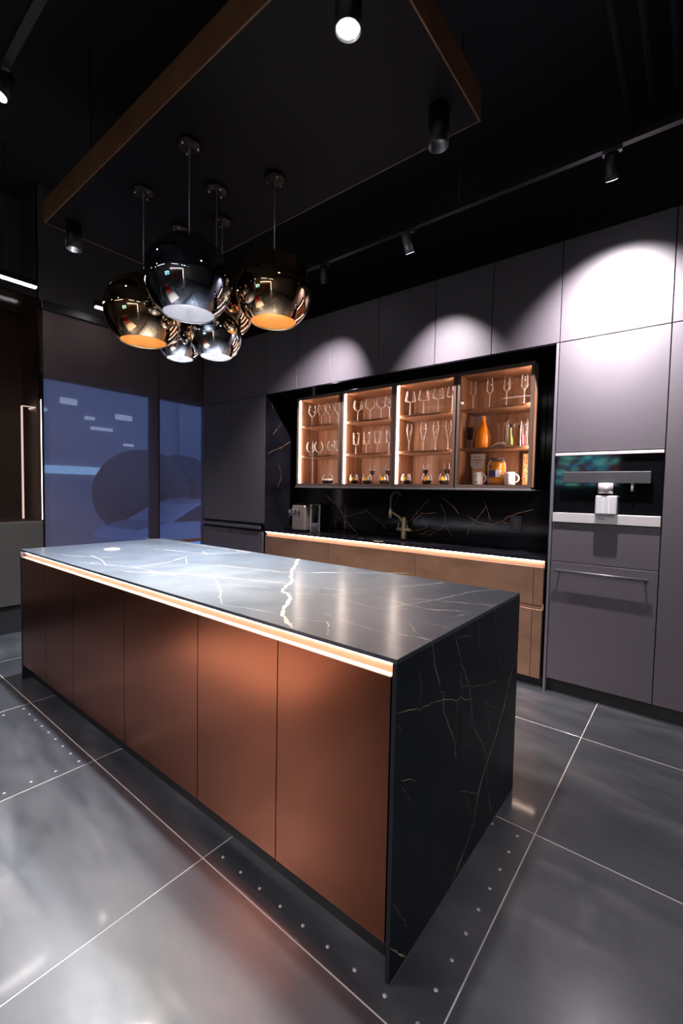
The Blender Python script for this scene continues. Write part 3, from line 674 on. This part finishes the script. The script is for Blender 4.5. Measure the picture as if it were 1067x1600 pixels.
# rightmost cabinet, bottom
M['pasta'] = mat('pasta', (.7, .3, .08), .5, noise=(38, 2, [(.38, (.30, .02, .01)), (.45, (.80, .60, .38)), (.58, (.85, .35, .06)), (.66, (.55, .10, .03))], (1, 1, 1)))
M['card'] = mat('card', (.66, .60, .55), .6); M['ink'] = mat('ink', (.10, .09, .12), .6); M['ink_red'] = mat('ink_red', (.45, .05, .05), .6)
def bag(x, y, w, h, label, lab=True):
    L0 = (x, y, S0); t = thing('pasta_bag', label, 'bag', L0); mb = MB(); nx, nz = 8, 14; W2 = w / 2
    bm = bmesh.new(); rows = []
    for j in range(nz + 1):
        v = j / nz; dep = .028 * (1 - .75 * v ** 3); rr_ = []
        for i in range(16):
            a = 2 * math.pi * i / 16; rr_.append(bm.verts.new((x + W2 * math.copysign(abs(math.cos(a)) ** .6, math.cos(a)), y + dep * math.copysign(abs(math.sin(a)) ** .8, math.sin(a)) + random.uniform(-.001, .001), S0 + h * v + .001)))
        rows.append(rr_)
    for j in range(nz):
        for i in range(16): bm.faces.new((rows[j][i], rows[j][(i + 1) % 16], rows[j + 1][(i + 1) % 16], rows[j + 1][i]))
    bm.faces.new(rows[0][::-1]); bm.faces.new(rows[-1]); mb.frombm(bm, 0, True); bm.free()
    part('pouch', mb, 'pasta', t)
    if lab:
        top = S0 + h * .99; poly = [(x - W2 * .96, top), (x + W2 * .96, top), (x + W2 * .96, top - h * .36)] + [(x + W2 * .96 * math.cos(a), top - h * .36 - W2 * .55 * math.sin(a)) for a in [math.pi * k / 10 for k in range(11)]]
        lb = part('paper_label', MB().prism(poly, 'y', y - .034, y - .030), 'card', t, label='cream paper label with curved lower edge')
        pm = MB()
        for k, (u, wd_) in enumerate([(-.35, .10), (0, .08), (.3, .10)]): pm.box(x + u * W2 - wd_ * W2, x + u * W2 + wd_ * W2, y - .0346, y - .034, top - .028, top - .022)
        for u in [-.55 + .16 * q for q in range(8)]: pm.box(x + u * W2, x + (u + .1) * W2, y - .0346, y - .034, top - .054, top - .044)
        for u in (-.2, .0, .15): pm.box(x + u * W2, x + (u + .1) * W2, y - .0346, y - .034, top - .075, top - .067, 1)
        part('print', pm, ['ink', 'ink_red'], lb)
bag(-.815, 2.585, .115, .255, 'clear pasta bag with cream paper label behind the left mug')
bag(-.435, 2.62, .075, .250, 'clear bag of coloured pasta at the right end of the bottom shelf', False)
L0 = (-.65, 2.55, S0); t = thing('fruit_jar', 'big glass jar of preserved orange fruit between the two mugs', 'jar', L0)
M['syrup'] = mat('syrup', (.90, .36, .01), .08, coat=1); M['fruit'] = mat('fruit', (.95, .33, .01), .3)
part('syrup', MB().lathe([(0, .003), (.058, .004), (.064, .02), (.064, .155), (.055, .178), (0, .180)], L0, 32), 'syrup', t, L0)
part('glass', MB().lathe([(0, 0), (.062, .001), (.069, .02), (.069, .158), (.058, .190), (.050, .198), (.050, .205)], L0, 32), 'glassware', t, L0)
part('lid', MB().lathe([(0, .215), (.052, .215), (.056, .210), (.056, .198), (.050, .198)], L0, 32), 'frame', t, L0)
for a, z in [(-2.1, .032), (-1.2, .036), (-.4, .03), (-1.6, .090), (-.7, .085), (-2.5, .10), (-1.1, .145), (-2.0, .15)]:
    bm = bmesh.new(); bmesh.ops.create_icosphere(bm, subdivisions=2, radius=.026); bmesh.ops.translate(bm, vec=(L0[0] + .043 * math.cos(a), L0[1] + .043 * math.sin(a), L0[2] + z), verts=bm.verts)
    mb = MB(); mb.frombm(bm, 0, True); bm.free(); part('fruit', mb, 'fruit', t)
M['purple'] = mat('purple', (.07, .05, .16), .5)
def wrap(x, y, z, r, a0, a1, z0, z1, n=8, mi=0, mb=None):
    mb = mb or MB()
    for k in range(n):
        p, q = a0 + (a1 - a0) * k / n, a0 + (a1 - a0) * (k + 1) / n
        mb.quad((x + r * math.cos(p), y + r * math.sin(p), z + z0), (x + r * math.cos(q), y + r * math.sin(q), z + z0), (x + r * math.cos(q), y + r * math.sin(q), z + z1), (x + r * math.cos(p), y + r * math.sin(p), z + z1), mi)
    return mb
lb = wrap(*L0, .0700, -2.3, -1.35, .062, .115, 8, 0); lb = wrap(*L0, .0700, -1.35, -.75, .062, .115, 6, 1, lb)
lb = wrap(*L0, .0700, -2.2, -1.85, .135, .155, 4, 0, lb); lb = wrap(*L0, .0700, -2.65, -2.3, .062, .100, 4, 1, lb)
for q in range(4): lb = wrap(*L0, .0705, -1.25, -.85, .068 + q * .012, .070 + q * .012, 4, 2, lb)
part('label_wrap', lb, ['purple', 'white', 'ink'], t, L0, label='purple and white jar label')
def mug(x, y, label, k):
    L0 = (x, y, S0); t = thing('mug', label, 'mug', L0, 'white mugs on the bottom shelf')
    part('cup', MB().lathe([(0, 0), (.038, .001), (.040, .004), (.040, .098), (.0375, .098), (.037, .008), (0, .007)], L0, 32), 'white', t, L0)
    pts = [(x + .038 + .032 * math.sin(a), y - .004, S0 + .049 + .030 * math.cos(a)) for a in [math.pi * (-.08 + 1.16 * q / 12) for q in range(13)]]
    part('handle', MB().tube(pts, .0058, 10), 'white', t)
    pm = MB()
    for q in range(4 if k else 3):
        z = .078 - q * .013; wdt = (.45, .7, .35, .6)[q]
        pm = wrap(*L0, .0403, -1.95, -1.95 + wdt, z, z + .0035, 5, 0, pm)
    pm = wrap(*L0, .0403, -1.95, -1.55 if k else -1.2, .018, .025, 5, 0, pm)
    part('print', pm, 'ink', t, L0)
mug(-.775, 2.475, 'white mug with grey lettering, left of the fruit jar', 0)
mug(-.522, 2.475, 'white mug with grey lettering, right of the fruit jar', 1)

# ================================================================ things on the wall worktop
# faucet
F0 = (-1.573, 2.69, .92); t = thing('faucet', 'brushed gold kitchen tap with black hose spout at the sink', 'tap', F0)
part('column', MB().lathe([(0, 0), (.026, 0), (.026, .006), (.026, .010), (.025, .09), (.020, .19), (.019, .205), (0, .208)], F0, 24), 'gold', t, F0)
part('handle', MB().tube([(F0[0] - .075, F0[1], F0[2] + .088), (F0[0] + .08, F0[1], F0[2] + .088)], .0165, 14).tube([(F0[0] - .06, F0[1], F0[2] + .088), (F0[0] - .06, F0[1], F0[2] + .155)], .005, 10).tube([(F0[0] + .05, F0[1] - .01, F0[2] + .088), (F0[0] + .045, F0[1] - .01, F0[2] + .135)], .006, 10), 'gold', t)
part('arm', MB().tube([(F0[0] - .005, F0[1], F0[2] + .16), (F0[0] - .06, F0[1] - .003, F0[2] + .21), (F0[0] - .135, F0[1] - .006, F0[2] + .25)], .0105, 12), 'gold', t)
part('spray_head', MB().lathe([(0, -.055), (.010, -.055), (.016, -.03), (.019, -.005), (.015, .025), (.011, .045), (0, .047)], (F0[0] - .152, F0[1] - .006, F0[2] + .245), 20), 'gold', t)
hp = [(F0[0] - .152, F0[1] - .006, F0[2] + .29)]
for q in range(13):
    a = math.pi - q / 12 * math.pi * .86; hp.append((F0[0] - .095 + .055 * math.cos(a), F0[1] - .006 + .012 * q / 12, F0[2] + .375 + .075 * math.sin(a)))
part('hose', MB().tube(hp, .0115, 12), 'rubber', t, label='black arched flexible hose')
# flat gold strip on the worktop front
tag(part('gold_strip', MB().box(-1.66, -1.56, 2.30, 2.325, .9203, .924, bev=.001), 'gold'), 'small flat gold strip lying on the worktop in front of the sink', 'strip')
# capsule coffee machine
E0 = (-2.78, 2.53, .92); t = thing('espresso_maker', 'small chrome and black coffee maker at the left end of the wall worktop', 'coffee maker', E0)
part('body', MB().box(-2.86, -2.66, 2.46, 2.62, .93, 1.205, bev=.012), 'brewer', t)
part('base_tray', MB().box(-2.93, -2.66, 2.42, 2.64, .921, .94, bev=.005).cyl((-2.90, 2.46), .035, .94, .955, 20), 'gloss_black', t)
part('front_knob', MB().lathe([(0, -.03), (.022, -.028), (.034, -.01), (.034, .012), (0, .014)], (-2.86, 2.44, 1.135), 24, axis='y'), 'chrome', t)
for x in (-2.79, -2.735): part('button', MB().lathe([(0, -.01), (.013, -.009), (.016, 0), (.016, .01), (0, .01)], (x, 2.452, 1.140), 18, axis='y'), 'chrome', t)
part('top_lid', MB().box(-2.85, -2.67, 2.47, 2.61, 1.205, 1.215, bev=.003), 'frame', t)
part('spout', MB().cyl((-2.90, 2.47), .012, 1.05, 1.10, 14).box(-2.91, -2.86, 2.46, 2.50, 1.09, 1.115, bev=.004), 'chrome', t)
G0 = (-2.575, 2.53, .92); t = thing('water_canister', 'clear round canister with lid right of the coffee maker', 'canister', G0)
part('wall', MB().lathe([(0, .001), (.052, .001), (.054, .01), (.054, .275)], G0, 28), 'glassware', t, G0)
part('lid', MB().lathe([(.054, .275), (.056, .277), (.056, .292), (0, .295)], G0, 28), 'glassware', t, G0)
M['water'] = mat('water', (.20, .20, .24), .05, coat=1); part('contents', MB().lathe([(0, .004), (.050, .004), (.050, .10), (0, .10)], G0, 28), 'water', t, G0)
# outlet
t = thing('power_outlet', 'grey double socket plate on the black backsplash', 'socket', (-.545, 2.748, 1.12))
part('plate', MB().box(-.59, -.50, 2.738, 2.7490, 1.052, 1.190, bev=.002), 'laminate', t)
for z in (1.082, 1.130): part('receptacle', MB().box(-.562, -.528, 2.735, 2.738, z, z + .034, bev=.001).box(-.555, -.551, 2.7345, 2.735, z + .012, z + .024, 1).box(-.541, -.537, 2.7345, 2.735, z + .012, z + .024, 1), ['handle', 'black'], t)

# ---------------------------------------------------------------- built-in coffee machine
t = thing('built_in_coffee_machine', 'built-in coffee machine with black glass and steel trims in the grey tower', 'coffee machine', (.148, 2.4, 1.19))
part('glass_front', MB().box(-.152, .447, 2.275, 2.285, 1.252, 1.63), 'gloss_black', t)
part('top_trim', MB().box(-.152, .447, 2.256, 2.285, 1.632, 1.650, bev=.001), 'steel', t)
bt = part('bottom_trim', MB().box(-.152, .447, 2.248, 2.285, 1.188, 1.250, bev=.001), 'steel', t)
part('control_bar', MB().box(-.097, .39, 2.235, 2.275, 1.448, 1.522, bev=.003), 'bar_grey', t)
part('coffee_spout', MB().cyl((.157, 2.225), .042, 1.383, 1.449, 24).box(.13, .184, 2.225, 2.275, 1.395, 1.447), 'steel', t)
M['milk_plastic'] = mat('milk_plastic', (.52, .51, .56), .35, coat=.3)
part('milk_container', MB().box(.108, .225, 2.19, 2.27, 1.252, 1.370, bev=.006), 'milk_plastic', t)
part('container_rib', MB().box(.150, .153, 2.187, 2.19, 1.255, 1.365).box(.183, .186, 2.187, 2.19, 1.255, 1.365), 'white', t)
part('steam_wand', MB().tube([(.296, 2.25, 1.447), (.296, 2.25, 1.40)], .008, 12), 'steel', t)
fc_ = bpy.data.curves.new('lettering', 'FONT'); fc_.body = 'Miele'; fc_.size = .020; fc_.extrude = .0003; fc_.align_x = 'CENTER'; fc_.align_y = 'CENTER'
to = bpy.data.objects.new('lettering', fc_); COL.objects.link(to)
dg = bpy.context.evaluated_depsgraph_get(); me = bpy.data.meshes.new_from_object(to.evaluated_get(dg)); bpy.data.objects.remove(to)
me.materials.clear(); me.materials.append(M['ink'])
to = bpy.data.objects.new('lettering', me); COL.objects.link(to); to.parent = bt; to.rotation_euler = (math.pi / 2, 0, 0); to.location = Vector((.135, 2.2472, 1.222)) - wpos(bt)

# ================================================================ island
isl = [(-3.035, -2.592, 'leftmost, farthest from the camera'), (-2.592, -2.158, 'second from the left'), (-2.158, -1.541, 'third from the left'), (-1.541, -.922, 'fourth from the left'), (-.922, -.462, 'fifth from the left'), (-.462, -.018, 'rightmost, nearest the camera')]
for a, b, nm in isl:
    c = thing('island_cabinet', 'copper bronze island cabinet with tall plain door, ' + nm, 'cabinet', ((a + b) / 2, .5, 0), 'island base cabinets')
    part('carcass', MB().box(a + .001, b - .001, .045, 1.04, .10, .868), 'black', c)
    g = .0022
    part('door', MB().prism([(.003, .107), (.003, .8655), (.026, .8655), (.026, .107)], 'x', a + g, b - g), 'bronze', c)
    part('lit_door_edge', MB().prism([(.003, .8655), (.0045, .8675), (.026, .8685), (.026, .8655)], 'x', a + g, b - g), 'lit_lip', c)  # bright top edge laid on the door as painted strip light
    part('grip_channel', MB().prism([(.0265, .864), (.030, .864), (.030, .902), (.0265, .902)], 'x', a, b), 'channel', c)
    part('plinth', MB().box(a, b, .058, .07, 0, .10), 'black', c)
wt = thing('island_worktop', 'dark blue-black stone island top with waterfall ends and pale veins', 'worktop', (-1.52, .53, 0))
tb = MB().box(-3.052, 0, 0, 1.064, .907, .92)
ribbons(tb, VEINS_TOP[1:], lambda u, v: (u, v, .92025), 1, .005, .0021)
ribbons(tb, VEINS_TOP[:1], lambda u, v: (u, v, .92027), 2, .007, .0024)
part('top_slab', tb, ['slab', 'vein', 'vein_main'], wt, fix=False)
sb = MB().box(-.013, 0, 0, 1.064, 0, .9069)
ribbons(sb, [(w_ * (1.9 if w_ >= 3 else 1.15), p_) for w_, p_ in VEINS_SIDE], lambda u, v: (.00025, u, v), 1, .0035, .0010)
part('end_panel', sb, ['slab_shaded', 'vein_side'], wt, fix=False)
part('end_panel', MB().box(-3.052, -3.039, 0, 1.064, 0, .9069), 'slab', wt)
part('light_strip', MB().box(-3.02, -.018, .0215, .0255, .8955, .8985).box(-3.02, -.018, .0215, .0255, .8985, .9068, 1), ['led', 'handle'], wt)
part('floor_seal', MB().box(.0002, .004, -.002, 1.066, 0, .003), 'handle', wt)
pk = MB().lathe([(0, .004), (.042, .004), (.050, .002), (.052, .0)], (-2.642, .44, .9202), 32)
part('socket_lid', pk, 'white', wt, label='round pale flush pop-up socket lid')

# ================================================================ ceiling raft, lamps
rf = thing('ceiling_raft', 'suspended black ceiling raft with brown edges over the island', 'ceiling panel', (-1.6, .62, 3.15))
part('panel', MB().box(-2.93, -.287, .142, 1.107, 3.15, 3.155), 'raft_under', rf)
part('edge_board', MB().box(-2.93, -.287, .135, .142, 3.148, 3.295), 'raft_edge', rf, label='brown edge board')
part('edge_board', MB().box(-.287, -.280, .135, 1.113, 3.148, 3.295), 'raft_edge', rf, label='brown edge board')
part('edge_board', MB().box(-2.937, -2.93, .135, 1.113, 3.148, 3.295), 'raft_edge', rf, label='brown edge board')
part('edge_board', MB().box(-2.93, -.287, 1.107, 1.113, 3.148, 3.295), 'raft_edge', rf, label='brown edge board')
part('core', MB().box(-2.93, -.287, .142, 1.107, 3.155, 3.29), 'black', rf)
for x, y in ((-2.6, .3), (-.6, .3), (-2.6, .95), (-.6, .95)): part('hanger_rod', MB().tube([(x, y, 3.29), (x, y, 4.2)], .006, 8), 'black', rf)

def can(x, y, nm, lensm, on):
    t = thing('downlight', nm, 'lamp', (x, y, 2.98), 'black can lamps under the raft')
    part('housing', MB().lathe([(0, 3.149), (.048, 3.149), (.048, 2.98), (.043, 2.98), (.041, 3.02), (0, 3.03)], (x, y, 0), 32), 'black', t)
    part('reflector', MB().lathe([(.0455, 2.9785), (.0425, 2.9785), (.034, 3.015), (.0, 3.018)], (x, y, 0), 32), 'shade_white' if on != 'off' else 'handle', t)
    if on == 'full':
        part('lens', MB().lathe([(0, 2.990), (.034, 2.990), (.036, 2.984)], (x, y, 0), 32), lensm, t)
    elif on == 'dim': part('lens', MB().lathe([(0, 3.016), (.033, 3.014)], (x, y, 0), 32), lensm, t)
    if on != 'off':
        spot(t, (x, y, 2.975), (x, y, 0) if on == 'full' else (x - .1, y - .25, 0), P_CAN if on == 'full' else P_CAN * 4.2, 95 if on == 'full' else 92, .9, .035, (.93, .94, 1.0))
    return t
can(-.420, .262, 'black can downlight shining brightly at the top of the picture', 'lens', 'full')
can(-.406, .93, 'switched off black can downlight at the back right corner of the raft', 'lens', 'off')
can(-2.79, .265, 'black can downlight with dim bluish opening at the left end of the raft', 'lens_dim', 'dim')

# pendants
def pendant(x, y, z, r, metal, inner, bulb, label, warm):
    t = thing('globe_pendant', label, 'pendant lamp', (x, y, z), 'mirror globe pendants over the island')
    a0 = math.asin(.60)   # opening radius / r
    prof = []; n = 28
    for k in range(n + 1):
        th = a0 + (math.pi - a0 - .06) * k / n      # from bottom opening up to the top
        prof.append((r * math.sin(th), -r * math.cos(th)))
    inr = [(q[0] * .965, q[1] * .965) for q in prof]
    part('shade', MB().lathe(prof, (x, y, z), 56), metal, t, (x, y, z))
    part('inner_shade', MB().lathe(inr, (x, y, z), 48), inner, t, (x, y, z))
    z0 = -r * math.cos(a0); ro = r * math.sin(a0)
    part('rim', MB().lathe([(ro * .965, z0 * .965), (ro * .985, z0 - .001), (ro * 1.002, z0)], (x, y, z), 48), inner, t, (x, y, z))
    part('bulb', MB().lathe([(0, -.05), (.025, -.045), (.038, -.02), (.038, .01), (.02, .045), (.014, .06)], (x, y, z + r * .25), 20), bulb, t, (x, y, z))
    part('socket', MB().lathe([(0, r * .5), (.022, r * .5), (.022, r * .93), (.018, r * 1.0), (.012, r * 1.03), (.004, r * 1.06)], (x, y, z), 20), 'black', t, (x, y, z))
    part('cord', MB().tube([(x, y, z + r * 1.03), (x, y, 3.13)], .0028, 8), 'wire', t)
    cn = MB().lathe([(0, 0), (.030, -.004), (.055, .004), (.062, .014), (.062, .022), (0, .024)], (x, y, 3.1255), 32)
    part('canopy', cn, 'gloss_chrome', t)
    for k in range(3):
        a = k * 2.1 + x * 5; part('screw', MB().lathe([(0, -.006), (.005, -.004), (.006, .006)], (x + .045 * math.cos(a), y + .045 * math.sin(a), 3.126), 10), 'chrome', t)
    spot(t, (x, y, z - r * .55), (x, y, 0), P_PEND * (.45 if y < .36 else .4 if y < .4 else 1.35 if r > .2 else 1.5), 104, .8, .05, (1.0, .86, .70) if warm else (.86, .93, 1.0))
    return t
M['gloss_chrome'] = mat('gloss_chrome', (.05, .04, .038), .12, metal=1.0, bump=(45, .9, .02, (1, 1, 1)))
pendant(-1.53, .346, 2.46, .222, 'smoke_chrome', 'shade_white', 'bulb_cool', 'largest smoky blue chrome globe pendant at the front of the cluster', 0)
pendant(-2.075, .383, 2.43, .222, 'gold_mirror', 'shade_gold', 'bulb_warm', 'gold mirror globe pendant at the left of the cluster', 1)
pendant(-1.36, .788, 2.515, .220, 'gold_mirror', 'shade_gold', 'bulb_warm', 'gold mirror globe pendant at the right of the cluster', 1)
pendant(-1.705, .641, 2.285, .152, 'chrome', 'shade_white', 'bulb_cool', 'small bright chrome globe pendant hanging lowest, right of centre', 0)
pendant(-2.25, .735, 2.385, .148, 'chrome', 'shade_white', 'bulb_cool', 'small chrome globe pendant mostly hidden behind left gold globe and big chrome globe', 0)
pendant(-1.935, .850, 2.58, .215, 'gold_mirror', 'shade_gold', 'bulb_warm', 'dark gold globe pendant half hidden behind the big chrome globe', 1)

# ---------------------------------------------------------------- track lights
def track(name_label, p0, p1):
    t = thing('light_track', name_label, 'track', ((p0[0] + p1[0]) / 2, (p0[1] + p1[1]) / 2, p0[2]))
    part('rail', MB().box(p0[0], p1[0], p0[1] - .017, p1[1] + .017, p0[2], p0[2] + .03), 'track_black', t)
    for x in (p0[0] + .3, (p0[0] + p1[0]) / 2, p1[0] - .3): part('hanger', MB().tube([(x, p0[1], p0[2] + .03), (x, p0[1], 4.2)], .005, 8), 'black', t)
track('long black lamp track above the grey cabinets', (-3.9, 1.69, 3.15), (2.6, 1.69, 3.15))
track('black lamp track at the upper left corner of the picture', (-3.2, -.33, 3.28), (-.1, -.33, 3.28))
track('black lamp track left behind the camera', (-3.6, -1.7, 3.30), (-1.2, -1.7, 3.30))
track('black lamp track behind the camera', (-3.2, -2.6, 3.35), (3.2, -2.6, 3.35))
def track_spot(x, y, z, target, label, power, angle=48, lensm='lens', housing='black', blend=.9, drop=.13):
    t = thing('track_spotlight', label, 'lamp', (x, y, z), 'spotlights on the ceiling tracks')
    p = Vector((x, y, z - drop - .035)); d = (Vector(target) - p).normalized()
    part('adapter', MB().box(x - .045, x + .045, y - .014, y + .014, z - .022, z, bev=.002), 'handle', t)
    part('stem', MB().tube([(x, y, z - .02), tuple(p)], .007, 8), 'black', t)
    a, b = p - d * .06, p + d * .06
    part('head', MB().tube([tuple(a), tuple(a + d * .005), tuple(b)], [.024, .032, .034], 20, cap=True), housing, t)
    c = b + d * .0012
    part('lens', MB().tube([tuple(b + d * .0004), tuple(c)], .029, 20), lensm, t)
    if power: spot(t, tuple(c + d * .004), target, power, angle, blend, .028)
track_spot(.19, 1.69, 3.15, (.15, 2.27, 2.32), 'track spotlight near the right edge aimed at the bright cabinet', P_TRACK * 3.6, 90, blend=1.0, drop=.05)
track_spot(-1.01, 1.69, 3.15, (-.98, 2.27, 2.05), 'track spotlight with pale head in the middle of the cabinet track', P_TRACK * 2.1, 74, 'lens_dim', 'handle', 1.0, drop=.05)
track_spot(-1.77, 1.69, 3.15, (-2.30, 2.27, 2.05), 'track spotlight flaring beside the right gold globe', P_TRACK * 2.5, 74, blend=1.0, drop=.04)
track_spot(-1.98, -.33, 3.28, (-2.0, -1.3, 0), 'track spotlight at the upper left corner pointing down at the floor', P_ROOM * 4.0, 32, drop=.035)
# unseen spots added behind the camera to fill floor and towers
for k, (x, y, tx_, ty_, pw) in enumerate([(-3.1, -2.6, -1.7, -.35, 2.6), (2.7, -2.6, 1.6, .5, .9), (1.0, -2.6, .9, .3, .9), (1.7, -2.6, .9, 2.0, 2.2)]):
    track_spot(x, y, 3.35, (tx_, ty_, 0 if k < 3 else .6), '%s fill spotlight from the left, added on the track behind the camera' % ORD[k], P_ROOM * pw, 60)

track_spot(-2.4, -1.7, 3.30, (-.7, .0, .7), 'fill spotlight added behind the camera on the left, facing the island doors', P_ROOM * .6, 60)  # unseen spot added for a highlight on the copper doors
track_spot(-3.3, -1.7, 3.30, (-4.27, 1.2, .75), 'fill spotlight added behind the camera, facing the blind', P_ROOM * 1.8, 46)  # unseen spot added to lighten the lower blind
# ---------------------------------------------------------------- ducts in the black ceiling
tag(part('air_duct', MB().box(-3.4, -1.3, -1.3, -.6, 3.75, 4.1, bev=.01), 'ceil_tile'), 'dark rectangular air duct above the upper left track', 'duct')
tag(part('round_duct', MB().lathe([(.20, 0), (.22, .01), (.22, 3.2), (.20, 3.21)], (.9, -.4, 3.80), 32, axis='y'), 'ceil_tile'), 'dark round air duct in the upper right ceiling', 'duct')
for k, x in enumerate((.15, .28, .41)):
    tag(part('ceiling_pipe', MB().tube([(x, -1.0, 3.9), (x, 2.8, 3.9)], .022, 10), 'ceil_tile'), 'thin dark pipe on the black ceiling, %s from the left of three' % ORD[k], 'pipe', 'ceiling pipes')

# ================================================================ showroom behind the camera (seen only in the mirrors)
ds = thing('display_kitchen', 'pale wooden shelf display with a white light outline behind the camera, mirrored in the globes', 'shelving', (1.0, -4.9, 0))
M['cream'] = mat('cream', (.55, .47, .38), .6)
part('back', MB().box(-.4, 3.0, -5.09, -5.05, 0, 2.6), 'cream', ds)
for x in (-.4, .45, 1.3, 2.15, 2.96): part('upright', MB().box(x, x + .04, -5.05, -4.6, 0, 2.6), 'wood', ds)
for z in (.05, .85, 1.3, 1.75, 2.2): part('shelf', MB().box(-.36, 2.96, -5.05, -4.65, z, z + .03), 'wood', ds)
part('light_outline', MB().box(-.5, 3.1, -4.58, -4.53, 2.64, 2.70).box(3.04, 3.10, -4.58, -4.53, 0, 2.64), 'led_rear', ds)
tv = thing('wall_screen', 'wall screen with a colourful abstract picture behind the camera, mirrored in the coffee machine glass', 'screen', (-1.3, -5.0, 1.9))
part('frame', MB().box(-1.85, -.62, -5.10, -5.06, 1.55, 2.35, bev=.004), 'black', tv); part('display', MB().box(-1.82, -.65, -5.06, -5.055, 1.58, 2.32), 'picture', tv)
ch = thing('lounge_chair', 'red lounge chair on a pale rug left behind the camera, mirrored in the globes', 'chair', (-2.1, -2.4, 0))
part('seat', MB().box(-2.5, -1.7, -2.75, -2.05, .22, .42, bev=.05), 'red', ch); part('backrest', MB().box(-2.5, -1.7, -2.9, -2.72, .30, .85, bev=.05), 'red', ch)
for s in (-2.56, -1.74): part('armrest', MB().box(s, s + .10, -2.75, -2.05, .22, .60, bev=.03), 'red', ch)
for x in (-2.45, -1.75):
    for y in (-2.7, -2.1): part('leg', MB().cyl((x, y), .02, .012, .22, 10), 'handle', ch)
tag(part('rug', MB().box(-2.9, -1.35, -3.1, -1.0, .0015, .012, bev=.003), 'cream'), 'pale rug under the red lounge chair behind the camera', 'rug')
for k, x in enumerate((-2.4, .4, 2.6)):  # unseen line lamps added as soft fill
    pl = thing('rear_fill_lamp', '%s long white fill line lamp from the left, added unseen behind the camera' % ORD[k], 'lamp', (x, -3.8, 3.4), 'fill lamps added behind the camera')
    part('housing', MB().box(x - .75, x + .75, -3.86, -3.74, 3.41, 3.45), 'black', pl); part('diffuser', MB().box(x - .74, x + .74, -3.85, -3.75, 3.40, 3.41), 'led_rear', pl)
    for q in (x - .6, x + .6): part('hanger', MB().tube([(q, -3.8, 3.45), (q, -3.8, 4.2)], .004, 8), 'black', pl)
